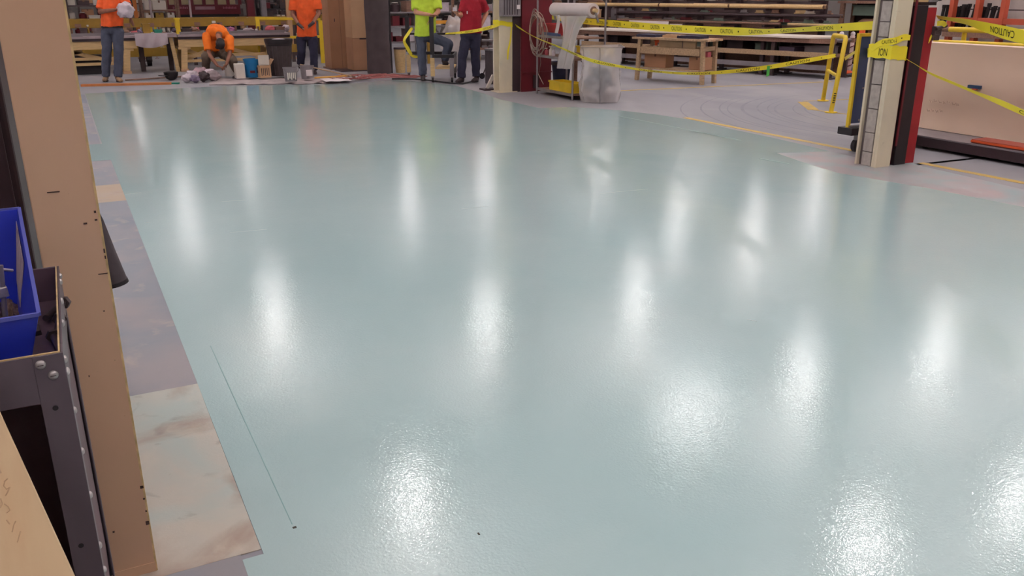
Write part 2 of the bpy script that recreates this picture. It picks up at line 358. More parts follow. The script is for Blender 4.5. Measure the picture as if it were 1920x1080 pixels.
# tyre marks: dark arcs worn into the concrete of the aisle
M_tyre = mat('tyre_mark', (118, 118, 127), 0.5, var=0.12, scale=3)
def arc(cx, cy_, r, a0, a1, wd, name='tyre_mark'):
    n = 24; o = []; q = []
    for i in range(n + 1):
        a = math.radians(a0 + (a1 - a0) * i / n); k = wd * math.sin(PI * (0.06 + 0.88 * i / n))
        o.append((cx + (r + k / 2) * math.cos(a), cy_ + (r + k / 2) * math.sin(a))); q.append((cx + (r - k / 2) * math.cos(a), cy_ + (r - k / 2) * math.sin(a)))
    mb = MB(); mb.add([(*p, 0.0012) for p in o + q], [(i, i + 1, n + 2 + i, n + 1 + i) for i in range(n)][::1])
    mb.f = [tuple(reversed(f)) for f in mb.f]
    ob = mb.build(name, M_tyre, bpy.data.objects['floor']); return ob
for r, wd in ((2.3, 0.03), (2.42, 0.02), (2.6, 0.04), (2.75, 0.02), (3.0, 0.03), (3.15, 0.05), (3.3, 0.02), (3.5, 0.03), (3.8, 0.03), (4.0, 0.02)): arc(11.6 + 0.1 * math.sin(r * 9), 8.1, r, 100 + 12 * math.sin(r * 20), 205 + 12 * math.cos(r * 31), wd)
for k in range(5): arc(9.0 + 0.2 * k, 30 + k, 24.2 + k, 265, 272, 0.05)

# ------------------------------------------------------------------ lamps (first line found from their reflections, the rest added as fill)
def lamp(x, y, z=6.0, r=0.23, power=LAMP_W, k=0):
    t = thing('high_bay_lamp', 'round high-bay lamp hanging from the factory ceiling', 'lamp', (x, y, z), 0, 'high-bay lamps')
    MB().lathe([(0.06, 0.42), (0.12, 0.40), (0.13, 0.22), (r * 0.8, 0.10), (r * 1.08, 0.0), (r * 1.04, 0.0), (r * 0.76, 0.09), (0.1, 0.2)], 20).build('housing', M_greymetal, t, True)
    MB().lathe([(r * 0.98, 0.012), (r * 0.98, 0.02)], 20).build('lens', M_lens, t)
    MB().tube((0, 0, 0.40), (0, 0, ZC - z), 0.012, n=6).build('hanger', M_darksteel, t)
    l = bpy.data.lights.new('bulb', 'AREA'); l.shape = 'DISK'; l.size = 2 * r * 0.95; l.energy = power; l.color = LAMP_COL
    o = bpy.data.objects.new('bulb', l); C.objects.link(o); o.parent = t; o.location = (0, 0, -0.004)
    u = bpy.data.lights.new('up_fill', 'AREA'); u.shape = 'DISK'; u.size = 0.3; u.energy = power * UP_FILL; u.color = LAMP_COL  # added upward fill, brightens the hall by way of the ceiling
    o = bpy.data.objects.new('up_fill', u); C.objects.link(o); o.parent = t; o.location = (0, 0, 0.44); o.rotation_euler = (PI, 0, 0)
    return t
for p in [(3.8, 58.5), (3.5, 33.5), (4.0, 21.0), (11.6, 31.3), (15.6, 32.7), (8.5, 17.8), (12.7, 17.4), (18.0, 22.6), (20.4, 21.4), (13.1, 11.9), (16.7, 11.4), (4.0, 11.2), (9.4, 7.0), (12.6, 6.7),
          (17.5, 5.0), (22, 6), (22, 12), (26, 17), (27, 25), (8.0, 45), (15.0, 47), (22, 40), (21, 32), (29, 35), (-4.5, 9), (-4.5, 18), (-4.5, 28), (-4, 40), (-10, 14), (-10, 24),  # added fill lamps, out of view, for the hall and background
          (-1.6, 8), (-1.4, 13.5), (-1.6, 18.0), (-4.5, 1), (4.6, 3.4), (0.2, 4.2), (0, -2), (4.5, -1), (9, 0.5), (14, 0), (-5, -7), (1.5, -8), (8, -7)]:  # added fill lamps for the benches, cream panel and near floor
    lamp(*p)
# a wide fluorescent panel among them
t = thing('fluorescent_panel', 'wide fluorescent ceiling panel hanging between the high-bay lamps', 'lamp', (9.9, 11.6, 6.0), 0.35)
MB().box(-0.95, 0.95, -0.6, 0.6, 0.02, 0.14).build('housing', M_white, t); MB().box(-0.9, 0.9, -0.55, 0.55, 0.0, 0.02).build('diffuser', emit('panel_lens', LAMP_COL, 2), t)
for sx in (-0.8, 0.8): MB().tube((sx, 0, 0.14), (sx, 0, ZC - 6.0), 0.01, n=6).build('hanger', M_darksteel, t)
l = bpy.data.lights.new('tubes', 'AREA'); l.shape = 'RECTANGLE'; l.size = 1.8; l.size_y = 1.1; l.energy = 26; l.color = LAMP_COL
o = bpy.data.objects.new('tubes', l); C.objects.link(o); o.parent = t; o.location = (0, 0, -0.01)

# ================================================================== LEFT FOREGROUND
# beige steel column (H section, flange towards the camera)
CX0, CX1, CY = -0.115, 0.038, 2.45
t = thing('steel_column', 'beige painted steel column with chipped edges beside the grey shop cart', 'column', (-0.04, CY, 0))
b = MB().box(CX0, CX1, CY, CY + 0.016, 0, ZC); b.build('flange', M_beige_steel, t, bevel=0.003, world=True)
MB().box(CX0, CX1, CY + 0.17, CY + 0.186, 0, ZC).build('flange', M_beige_steel, t, bevel=0.003, world=True)
MB().box(-0.045, -0.033, CY + 0.016, CY + 0.17, 0, ZC).build('web', M_beige_steel, t, world=True)
MB().box(CX1 - 0.004, CX1 + 0.0015, CY - 0.001, CY + 0.015, 0.0, ZC).build('lit_edge', M_beige_edge, t, world=True)  # strip in its own tone paints in the flange edge highlight
MB().box(CX0 + 0.004, CX1 - 0.002, CY - 0.003, CY, 0.0, 0.035).build('toe_seam', M_beige_steel, t, world=True)
for (px, py, w_, h_) in [(180, 412, 5, 3), (178, 397, 4, 4), (160, 419, 7, 3), (196, 470, 4, 8), (198, 482, 4, 6), (130, 620, 3, 4), (266, 913, 7, 5), (270, 935, 4, 3), (277, 980, 8, 7), (182, 938, 8, 2), (213, 997, 4, 3), (190, 1004, 8, 2), (274, 958, 3, 3), (100, 360, 24, 2), (193, 513, 18, 1.5), (238, 712, 3, 3), (167, 705, 2, 3), (195, 583, 3, 2), (244, 1070, 6, 3), (272, 1074, 10, 3)]:
    x0, x1, z0, z1 = RY(px - w_ / 2, py - h_ / 2, px + w_ / 2, py + h_ / 2, CY)
    x1 = min(x1, CX1 - 0.001)
    if x1 > x0: MB().box(x0, x1, CY - 0.0016, CY, z0, z1).build('paint_chip', M_chip, t, world=True)
# dark cabinet behind the column with a hose end
t = thing('machine_cabinet', 'tall dark brown machine cabinet behind the beige column', 'cabinet', (-0.75, 3.3, 0))
MB().box(-1.35, -0.14, 2.66, 4.2, 0.08, 2.3).build('body', M_dark, t, bevel=0.01, world=True)
MB().box(-1.32, -0.18, 2.70, 4.16, 0, 0.08).build('plinth', M_black, t, world=True)
MB().box(-1.30, -0.76, 2.645, 2.66, 0.15, 2.25).build('door', M_dark, t, bevel=0.003, world=True)
MB().box(-0.73, -0.16, 2.645, 2.66, 0.15, 2.25).build('door', M_dark, t, bevel=0.003, world=True)
a = hit(178, 415, y=3.80); e = hit(214, 531, y=3.80); d = e - a; top = a - d * 0.6
h = MB().path([(-0.15, 3.85, top.z + 0.05), tuple(top), tuple(a), tuple(a.lerp(e, 0.5)), tuple(e)], [0.035, 0.035, 0.032, 0.042, 0.055], 18)
h.build('rubber_hose', M_rubber, t, True, world=True)
s = unit(d); MB().tube(e - s * 0.012, e + s * 0.004, 0.056, 0.058, 20).build('hose_cuff', M_black, t, True, world=True)

# grey shop cart
CT = 1.042; FY = 1.695; RXX = -0.073; BY = 2.30; LX = -0.78
t = thing('shop_cart', 'grey steel shop cart with bolted corner posts and a shallow top tray', 'cart', (-0.42, 2.0, 0))
for (x, y, sx, sy_) in ((RXX, FY, -1, 1), (LX, FY, 1, 1), (RXX, BY, -1, -1), (LX, BY, 1, -1)):
    q = MB(); q.box(min(x, x + sx * 0.052), max(x, x + sx * 0.052), min(y, y + sy_ * 0.004), max(y, y + sy_ * 0.004), 0.13, CT)
    q.box(min(x, x + sx * 0.004), max(x, x + sx * 0.004), min(y + sy_ * 0.004, y + sy_ * 0.052), max(y + sy_ * 0.004, y + sy_ * 0.052), 0.13, CT)
    q.build('corner_post', M_cartgrey, t, bevel=0.001, world=True)
tray = MB(); tray.box(LX + 0.005, RXX - 0.005, FY + 0.005, BY - 0.005, CT - 0.088, CT - 0.084)
for (x0, x1, y0, y1) in ((LX + 0.005, RXX - 0.005, FY + 0.0045, FY + 0.007), (LX + 0.005, RXX - 0.005, BY - 0.007, BY - 0.0045), (LX + 0.0045, LX + 0.007, FY + 0.007, BY - 0.007), (RXX - 0.007, RXX - 0.0045, FY + 0.007, BY - 0.007)):
    tray.box(x0, x1, y0, y1, CT - 0.084, CT - 0.001)
tray.build('top_tray', M_cartdark, t, world=True)
q = MB()
q.box(LX + 0.052, RXX - 0.052, FY, FY + 0.0035, CT - 0.095, CT); q.box(LX + 0.052, RXX - 0.052, BY - 0.0035, BY, CT - 0.095, CT)
q.box(RXX - 0.0035, RXX, FY + 0.052, BY - 0.052, CT - 0.095, CT); q.box(LX, LX + 0.0035, FY + 0.052, BY - 0.052, CT - 0.095, CT)
q.build('tray_rim', M_cartgrey, t, world=True)
MB().box(LX + 0.005, RXX - 0.005, FY + 0.005, FY + 0.008, CT - 0.002, CT + 0.002).build('bare_lip', M_beige_edge, t, world=True)
MB().box(RXX - 0.008, RXX - 0.005, FY + 0.008, BY - 0.008, CT - 0.002, CT + 0.002).build('bare_lip', M_beige_edge, t, world=True)
MB().box(LX + 0.01, RXX - 0.01, FY + 0.01, BY - 0.01, 0.2, 0.26).build('lower_shelf', M_cartdark, t, world=True)
MB().box(LX + 0.02, RXX - 0.02, BY - 0.02, BY - 0.012, 0.26, CT - 0.1).build('back_panel', M_cartdark, t, world=True)
MB().box(RXX - 0.012, RXX - 0.008, FY + 0.053, BY - 0.053, 0.26, CT - 0.1).build('side_panel', M_cartdark, t, world=True)
for (x, y) in ((RXX - 0.05, FY + 0.05), (LX + 0.05, FY + 0.05), (RXX - 0.05, BY - 0.05), (LX + 0.05, BY - 0.05)):
    cst = MB().cb((x, y, 0.165), 0.07, 0.07, 0.07).build('caster_fork', M_steel, t, world=True)
    q = MB().tube((x - 0.017, y, 0.065), (x + 0.017, y, 0.065), 0.065, n=20); q.v = [tuple(Vector(p)) for p in q.v]
    q.build('caster_wheel', M_black, t, True, world=True)
def screw(px, py, onx=False):
    p = hit(px, py, x=RXX) if onx else hit(px, py, y=FY)
    q = MB()
    if onx: p = Vector((RXX, px, py)); q.loft([(p + Vector((i[1], 0, 0)), i[0], i[0], (0, 1, 0), (0, 0, 1)) for i in ((0.0078, 0), (0.0075, 0.002), (0.005, 0.0042), (0.002, 0.005))], 14)
    else: q.loft([(p - Vector((0, i[1], 0)), i[0], i[0], (1, 0, 0), (0, 0, 1)) for i in ((0.0092, 0), (0.0088, 0.002), (0.006, 0.0045), (0.002, 0.0055))], 16)
    o_ = q.build('screw', M_screw, t, True, world=True)
    if not onx: MB().cb(p - Vector((0, 0.0055, 0)), 0.010, 0.001, 0.0016).build('screw_slot', M_darksteel, t, world=True)
screw(76, 684); screw(100, 703)
for yy, zz in ((FY + 0.016, CT - 0.02), (FY + 0.03, CT - 0.05), (FY + 0.02, CT - 0.13), (FY + 0.02, CT - 0.22), (FY + 0.02, CT - 0.32), (FY + 0.02, CT - 0.44), (FY + 0.02, CT - 0.5), (FY + 0.02, CT - 0.55), (FY + 0.02, CT - 0.6)): screw(yy, zz, True)
for yy in (1.9, 2.05, 2.2, 2.25): screw(yy, CT - 0.012, True)
for px, py in ((104, 765), (152, 1023)):
    p = hit(px, py, y=FY); MB().tube(p + Vector((0, 0.003, 0)), p - Vector((0, 0.0006, 0)), 0.0052, n=14).build('bolt_hole', M_black, t, world=True)

# blue stacking bin in the tray (front lower than the back)
TZ = CT - 0.084
t = thing('stacking_bin', 'blue plastic stacking bin with a worn paper label holding clamps and bolts', 'bin', (-0.24, 1.75, TZ), math.radians(3.2))
W_, L_, FH, BH, th = 0.27, 0.50, 0.145, 0.245, 0.004
x1 = 0.137; x0 = x1 - W_
def side(xa, xt):                   # upright sloping wall
    return [(xa, 0.02, 0.0), (xa, L_ - 0.02, 0.0), (xt, L_, BH), (xt, 0.0, FH)]
def slab(pts, nrm):
    n_ = Vector(nrm) * th; q = MB(); q.hexa([tuple(Vector(p)) for p in pts] + [tuple(Vector(p) + n_) for p in pts]); return q
slab(side(x1 - 0.042, x1), (-1, 0, 0)).build('side_wall', M_bluebin, t, bevel=0.0012)
slab(side(x0 + 0.042, x0), (1, 0, 0)).build('side_wall', M_bluebin, t, bevel=0.0012)
slab([(x0 + 0.042, 0.02, 0), (x1 - 0.042, 0.02, 0), (x1, 0, FH), (x0, 0, FH)], (0, 1, 0)).build('front_wall', M_bluebin, t, bevel=0.0012)
slab([(x0 + 0.042, L_ - 0.02, 0), (x1 - 0.042, L_ - 0.02, 0), (x1, L_, BH), (x0, L_, BH)], (0, -1, 0)).build('back_wall', M_bluebin, t, bevel=0.0012)
MB().box(x0 + 0.04, x1 - 0.04, 0.018, L_ - 0.018, 0, 0.005).build('base', M_bluebin, t)
q = MB(); q.bar((x1, 0, FH), (x1, L_, BH), 0.007, 0.007); q.bar((x0, 0, FH), (x0, L_, BH), 0.007, 0.007); q.bar((x0, 0, FH), (x1, 0, FH), 0.007, 0.007); q.bar((x0, L_, BH), (x1, L_, BH), 0.007, 0.007)
q.build('rim', mat('bin_rim_worn', (86, 92, 172), 0.4), t)
MB().bar((x1 - 0.075, -0.003, 0.01), (x1 - 0.085, -0.003, FH - 0.012), 0.004, 0.006).build('front_rib', M_bluebin, t)
MB().bar((x0 + 0.01, 0.0, 0.012), (x1 - 0.012, 0.01, 0.012), 0.012, 0.006).build('foot_ridge', M_bluebin, t)
slab([(x1 - 0.0325, 0.25, 0.085), (x1 - 0.0325, 0.46, 0.085), (x1 - 0.0105, 0.475, 0.222), (x1 - 0.0105, 0.25, 0.180)], (-0.25, 0, 0.05)).build('paper_label', M_binlabel, t)
bm_ = root_matrix(t)
# clamps and bolts in the bin
def inbin(x, y, z): return tuple(bm_ @ Vector((x, y, z)))
c1 = thing('hand_clamp', 'small bright steel screw clamp standing up in the blue bin', 'clamp', inbin(x1 - 0.065, 0.24, 0.07), 0.2)
MB().tube((0, 0, -0.02), (0.012, 0, 0.115), 0.0055, n=10).build('screw_rod', M_steel, c1, True)
MB().tube((-0.004, -0.002, 0.112), (0.034, 0.012, 0.096), 0.003, n=8).build('tommy_bar', M_screw, c1, True)
MB().bar((-0.10, 0, 0.05), (0.016, 0, 0.058), 0.016, 0.022).build('frame', M_screw, c1, bevel=0.002)
MB().ell((-0.001, 0, -0.022), 0.009, 0.009, 0.007).build('swivel_pad', M_screw, c1, True)
for i, (x, y, z, a, ln, r, lab, m_) in enumerate([(x1 - 0.06, 0.10, 0.075, 0.1, 0.09, 0.011, 'dark steel bolt lying across the front of the blue bin', M_darksteel), (x1 - 0.11, 0.07, 0.085, 1.0, 0.11, 0.009, 'bright steel bolt lying at a slant behind the bin front', M_steel), (x1 - 0.13, 0.16, 0.075, -0.3, 0.08, 0.008, 'short steel pin on the heap of bolts in the bin', M_steel), (x1 - 0.09, 0.17, 0.07, 2.2, 0.09, 0.01, 'rusty bolt under the clamp in the bin', M_brownwood)]):
    bt = thing('bolt', lab, 'bolt', inbin(x, y, z), a, 'bolts in the blue bin')
    MB().tube((-ln / 2, 0, 0), (ln / 2, 0, 0.006), r * 0.7, n=10).build('shank', m_, bt, True)
    MB().tube((ln / 2, 0, 0.006), (ln / 2 + 0.012, 0, 0.007), r * 1.3, n=6).build('head', m_, bt)
hp = MB().grid(lambda u, v: Vector((x0 + 0.05 + u * (W_ - 0.10), 0.03 + v * (L_ - 0.06), 0.035 + 0.03 * noise.noise((u * 7, v * 9, 1)) + 0.03 * (1 - v))), 30, 40, 0.02)
ho = hp.build('scrap_metal_heap', mat('rusty_scrap', (98, 74, 66), 0.6, 0.3, var=0.5, scale=60, bump=0.8, bscale=70), None, True); ho.location = t.location; ho.rotation_euler = (0, 0, math.radians(3.2)); tag(ho, 'rusty loose hardware heaped in the bottom of the blue bin', 'hardware', kind='stuff')
# hardware lying in the tray beside the bin
for i, (x, y, a, lab) in enumerate([(-0.094, 2.16, 1.2, 'dark bolt lying in the tray near the back corner'), (-0.088, 2.04, 1.5, 'rusty bolt lying in the tray beside the bin side'), (-0.09, 1.93, 1.7, 'brown bolt lying in the tray near its front corner')]):
    bt = thing('bolt', lab, 'bolt', (x, y, TZ + 0.016), a, 'bolts in the cart tray')
    MB().tube((-0.05, 0, 0), (0.05, 0, 0), 0.008, n=10).build('shank', M_darksteel, bt, True); MB().tube((0.05, 0, 0), (0.062, 0, 0), 0.0155, n=6).build('head', M_darksteel, bt)

# plywood sheet leaning against the cart, in the near corner
def bpl(y): return 1.05 - 1.6 * (1.688 - y)
def bx_(y): return -0.186 + (1.64 - y) * (0.079 / 0.171)
yb = 1.688 - 1.05 / 1.6
edge = [(bx_(y), y, bpl(y)) for y in (1.72, yb)]
q = MB(); nrm = Vector((0, 1.6, -1)).normalized() * 0.012
P = [Vector((bx_(yb), yb, 0)), Vector((bx_(1.735), 1.735, bpl(1.735))), Vector((-0.75, 1.735, bpl(1.735))), Vector((-0.75, yb, 0))]
P = [p - nrm for p in P]
q.hexa([tuple(p) for p in P] + [tuple(p + nrm) for p in P])
t = thing('plywood_sheet', 'pale plywood sheet with pencilled numbers leaning against the cart', 'board', (-0.3, yb, 0))
q.build('sheet', M_ply, t, bevel=0.0015, world=True)
def onboard(px, py):
    r = ray(px, py); tt = (1.05 - 1.6 * 1.688 - EYE) / (r[2] - 1.6 * r[1]); p = Vector((r[0] * tt, r[1] * tt, EYE + r[2] * tt)); return p - nrm * 1.06
def stroke(pts, parent, fn, r=0.0011, name='pencil_stroke', m=None):
    MB().path([fn(*p) for p in pts], r, 5).build(name, m or M_pencil, parent, world=True)
for pts in ([(16, 898), (10, 903), (9, 912), (14, 918), (20, 914), (15, 925), (12, 930)], [(3, 935), (6, 945), (2, 953)], [(10, 945), (17, 950), (20, 957), (14, 962)], [(14, 975), (20, 983)], [(31, 977), (27, 985), (24, 998)], [(40, 996), (37, 1006), (34, 1017)], [(1, 880), (4, 888)]):
    stroke(pts, t, onboard)

# ================================================================== RIGHT COLUMN GROUP
t = thing('block_filled_column', 'cream steel column with grey blocks set between its flanges', 'column', (7.3, 6.04, 0))
CZ = ZC
MB().box(7.19, 7.40, 5.92, 5.95, 0, CZ).build('near_flange', M_whitecol, t, bevel=0.003, world=True)
MB().box(7.19, 7.40, 6.16, 6.185, 0, CZ).build('far_flange', M_whitecol, t, bevel=0.003, world=True)
MB().box(7.29, 7.31, 5.95, 6.16, 0, CZ).build('web', M_whitecol, t, world=True)
MB().box(7.225, 7.289, 5.955, 6.155, 0, CZ).build('mortar_core', M_mortar, t, world=True)
bz = [0.0]; hs = [0.20, 0.27, 0.33, 0.33, 0.33, 0.30]
while bz[-1] < 6.9: bz.append(bz[-1] + hs[(len(bz) - 1) % 6] * 0.72)
for k in range(len(bz) - 1):
    MB().box(7.205, 7.24, 6.0, 6.115, bz[k] + 0.004, bz[k + 1] - 0.004).build('block', M_block, t, bevel=0.003, world=True)
MB().box(7.19, 7.22, 5.95, 5.975, 0, CZ).build('flange_lip', M_whitecol, t, world=True)
t = thing('red_post', 'red steel post with a black side slab and torn tape knots, beside the block-filled column', 'post', (7.72, 6.02, 0))
pz = hit(1747, 14, y=5.96).z
MB().box(7.645, 7.80, 5.955, 6.10, 0, pz).build('post', M_red, t, bevel=0.004, world=True)
MB().box(7.47, 7.64, 5.93, 6.05, 0, pz + 0.02).build('black_slab', M_black, t, bevel=0.004, world=True)  # plain black slab along one side of the post
MB().box(7.45, 7.475, 5.925, 5.935, 0.2, pz + 0.3).build('slab_edge', M_maroon, t, world=True)
MB().box(7.5, 7.8, 5.97, 6.1, pz + 0.02, pz + 0.05).build('head_plate', M_darksteel, t, world=True)
MB().box(7.42, 7.47, 5.97, 6.05, 0.0, pz + 0.05).build('conduit', M_maroon, t, world=True)
cbx = thing('control_box', 'small cream control box mounted on top of the red post', 'control box', (7.62, 6.0, pz + 0.05))
MB().box(-0.13, 0.02, -0.06, 0.06, 0, 0.3).build('case', M_cream_wood, cbx, bevel=0.005); MB().box(0.03, 0.16, -0.06, 0.06, 0, 0.26).build('case', M_greymetal, cbx, bevel=0.005); MB().tube((0.2, -0.05, 0.06), (0.2, 0.02, 0.06), 0.05, n=16).build('dial', M_black, cbx)
# bracket and hose bits on the red post
kn = hit(1752, 58, y=5.94)
q = MB(); q.cb(kn + Vector((0.03, 0, 0)), 0.10, 0.05, 0.09); q.cb(kn + Vector((0.02, -0.01, -0.06)), 0.07, 0.04, 0.06); q.tube(kn + Vector((-0.02, -0.03, 0.02)), kn + Vector((0.13, -0.03, 0.05)), 0.018)
q.build('valve_bracket', M_darksteel, t, bevel=0.006, world=True)

# blue board cart behind the column
t = thing('panel_cart', 'wheeled cart with a slate-blue board in a yellow frame behind the cream column', 'cart', (8.0, 6.8, 0))
y = 6.7
MB().box(7.627, 8.445, y - 0.012, y + 0.012, 0.32, 1.235).build('board', M_bluepanel, t, world=True)
for x in (7.612, 8.46): MB().box(x - 0.014, x + 0.014, y - 0.02, y + 0.02, 0.28, 1.27).build('frame_post', M_yellow, t, world=True)
MB().box(7.627, 8.445, y - 0.02, y + 0.02, 1.237, 1.27).build('frame_bar', M_yellow, t, world=True)
MB().box(7.57, 8.55, y - 0.10, y + 0.10, 0.2, 0.28).build('chassis', M_black, t, bevel=0.006, world=True)
MB().box(7.60, 8.50, y - 0.05, y - 0.022, 0.29, 0.30).build('sill_strip', M_steel, t, world=True)
for (x, yy) in ((7.74, y - 0.03), (8.42, y - 0.03)):
    MB().box(x - 0.025, x + 0.045, yy - 0.02, yy + 0.02, 0.12, 0.2).build('caster_fork', M_steel, t, world=True)
    MB().tube((x + 0.02, yy - 0.025, 0.075), (x + 0.02, yy + 0.025, 0.075), 0.075, n=20).build('caster_wheel', M_black, t, True, world=True)
for px, py in ((1634, 78), (1610, 225), (1618, 165)):
    p = hit(px, py, y=y - 0.013); MB().tube(p, p - Vector((0, 0.004, 0)), 0.012, n=12).build('rivet', M_steel, t, world=True)

# big cream panel on a dark dolly, yellow rails above it
t = thing('panel_dolly', 'long low dolly with a dark steel frame under the big cream panel', 'dolly', (9.0, 5.5, 0))
MB().box(8.56, 8.62, 3.0, 6.75, 0.035, 0.135).build('frame_rail', M_dark, t, world=True); MB().box(9.5, 9.56, 3.0, 6.75, 0.035, 0.135).build('frame_rail', M_dark, t, world=True)
MB().box(8.565, 9.555, 3.0, 6.9, 0.136, 0.15).build('deck', M_greymetal, t, world=True)
for yy in (3.3, 4.9, 6.5):
    for x in (8.68, 9.44): MB().tube((x - 0.02, yy, 0.05), (x + 0.02, yy, 0.05), 0.05, n=14).build('wheel', M_black, t, True, world=True)
t = thing('cream_panel', 'huge cream panel standing on edge on the dolly with faint pencil marks', 'panel', (9.05, 5.4, 0.15))
def pn(u, v):
    zz = 0.155 + v * 0.975; return (9.04 + 0.10 * math.sin(PI * v) * 0.25 + 0.02 * math.sin(v * 9), 3.0 + u * 3.95, zz)
MB().grid(lambda u, v: pn(1 - u, v), 30, 16, 0.05).build('skin', M_panel, t, True, world=True)
xp = 9.025
y0, y1, z0, z1 = RX(1816, 160, 1839, 166, xp); MB().box(xp - 0.02, xp + 0.02, y0, y1, z0, z1).build('blue_label', mat('label_blue', (44, 66, 100), 0.5), t, world=True)
y0, y1, z0, z1 = RX(1824, 166, 1832, 168, xp); MB().box(xp - 0.02, xp + 0.02, y0, y1, z0, z1).build('label_tab', M_safety, t, world=True)
M_faint = mat('faint_pencil', (178, 146, 128), 0.8)
for k, (px, py) in enumerate([(1743, 187), (1751, 186), (1760, 188), (1768, 190), (1776, 189), (1785, 192), (1792, 193), (1738, 204), (1746, 204), (1754, 206), (1762, 205)]):
    a_ = [(px, py), (px + 2, py + 5), (px + 4, py + 1 + (k % 3)), (px + 5, py + 5)]
    MB().path([hit(*p, x=xp - 0.004) for p in a_], 0.004, 4).build('pencil_mark', M_faint, t, world=True)
t = thing('red_step_board', 'short red painted board lying on the dolly edge against the panel', 'board', (8.72, 5.4, 0.152))
MB().cb((0, 0, 0.022), 0.24, 1.0, 0.04).build('top', mat('red_board', (156, 74, 60), 0.6), t, bevel=0.004); MB().cb((-0.123, 0, 0.022), 0.005, 1.0, 0.02).build('edge_strip', M_safety, t)
# yellow pipe rails
def pipe_rail(label, a, b, r, tip=None, posts=True):
    t = thing('yellow_pipe_rail', label, 'rail', (a.x, a.y, 0)); MB().tube(a, b, r, n=14).build('pipe', M_yellow, t, True, world=True)
    if tip: MB().tube(a - (b - a).normalized() * 0.18, a - (b - a).normalized() * 0.001, r * 0.93, n=14).build('rusty_tip', M_brownwood, t, True, world=True)
    if posts:
        for k in (0.12, 0.95): p = a.lerp(b, k); MB().tube((p.x + r + 0.03, p.y, 0), (p.x + r + 0.03, p.y, p.z), 0.03, n=10).build('post', M_yellow, t, True, world=True)
    return t
a = hit(1752, 78, x=9.75); b = hit(1990, 89, x=9.75); pipe_rail('yellow pipe rail just above the top edge of the cream panel', a, b, 0.027)
a = hit(1781, 55, x=10.1); b = hit(1990, 62, x=10.1); pipe_rail('yellow pipe rail with a rusty tip above the cream panel', a, b, 0.033, True)
# orange framed rack with black pipes
t = thing('pipe_rack', 'orange steel rack frame holding upright black pipes behind the yellow rails', 'rack', (13.0, 8.6, 0))
xr = 12.6; M_rack = mat('rack_orange', (186, 84, 60), 0.5)
for px in (1784, 1832, 1880): 
    p = hit(px, 35, x=xr); MB().box(xr - 0.05, xr + 0.05, p.y - 0.035, p.y + 0.035, 0, 3.2).build('upright', M_rack, t, world=True)
y0, y1, z0, z1 = RX(1790, 35, 1990, 46, xr); MB().box(xr - 0.04, xr + 0.04, y0, y1, z0, z1).build('beam', M_rack, t, world=True)
MB().box(xr + 0.4, xr + 0.43, y0 - 0.5, y1 + 0.9, 0.6, 3.0).build('back_board', mat('pale_board', (196, 186, 182), 0.7), t, world=True)
y0, y1, z0, z1 = RX(1790, 17, 1920, 19, xr + 0.2); MB().box(xr + 0.19, xr + 0.21, y0, y1, z0, z1).build('tie_bar', M_dark, t, world=True)
y0, y1, z0, z1 = RX(1775, 52, 1990, 60, xr); MB().box(xr - 0.1, xr + 0.35, y0, y1, z0 - 0.1, z1 - 0.05).build('shelf', M_brownwood, t, world=True)
for k, (px, py, tl) in enumerate([(1786, 10, 1), (1797, 12, 1), (1804, 11, 2), (1808, 8, 1), (1813, 8, 1), (1819, 7, 2), (1830, 8, 2), (1842, 12, 2), (1847, 13, 1), (1856, 6, 2), (1863, 13, 1), (1867, 11, 2), (1876, 13, 2), (1771, 9, 1), (1778, 9, 1)]):
    xb = xr + 0.08 + 0.07 * (k % 3); p = hit(px, py, x=xb); bz_ = z1 - 0.05
    q = thing('black_pipe', 'slim black pipe standing upright in the orange rack', 'pipe', (xb, p.y, bz_), 0, 'black pipes in the orange rack')
    MB().tube((0, 0.025 * tl, 0), (0, 0, p.z - bz_ - 0.04), 0.026, n=10).build('barrel', M_black, q, True); MB().tube((0, 0, p.z - bz_ - 0.045), (0, 0, p.z - bz_), 0.032, n=10).build('collar', M_black, q, True)
# crate tops behind the panel
t = thing('wooden_crate', 'low brown slatted crate behind the cream panel under the yellow rails', 'crate', (10.6, 6.4, 0))
z = hit(1880, 74, x=10.5).z
for k in range(5): MB().box(10.32, 10.345, 4.4, 7.35, 0.1 + k * (z - 0.2) / 5, 0.05 + (k + 1) * (z - 0.2) / 5).build('slat', M_brownwood, t, world=True)
MB().box(10.35, 11.2, 4.4, 7.35, 0.05, z - 0.14).build('lining', M_brownwood, t, world=True); MB().box(10.25, 11.25, 4.35, 7.2, z - 0.14, z - 0.08).build('lid_board', M_wood, t, world=True)
for yy in (4.5, 5.6, 6.7): MB().box(10.29, 10.319, yy, yy + 0.08, 0, z - 0.15).build('batten', M_white, t, world=True)

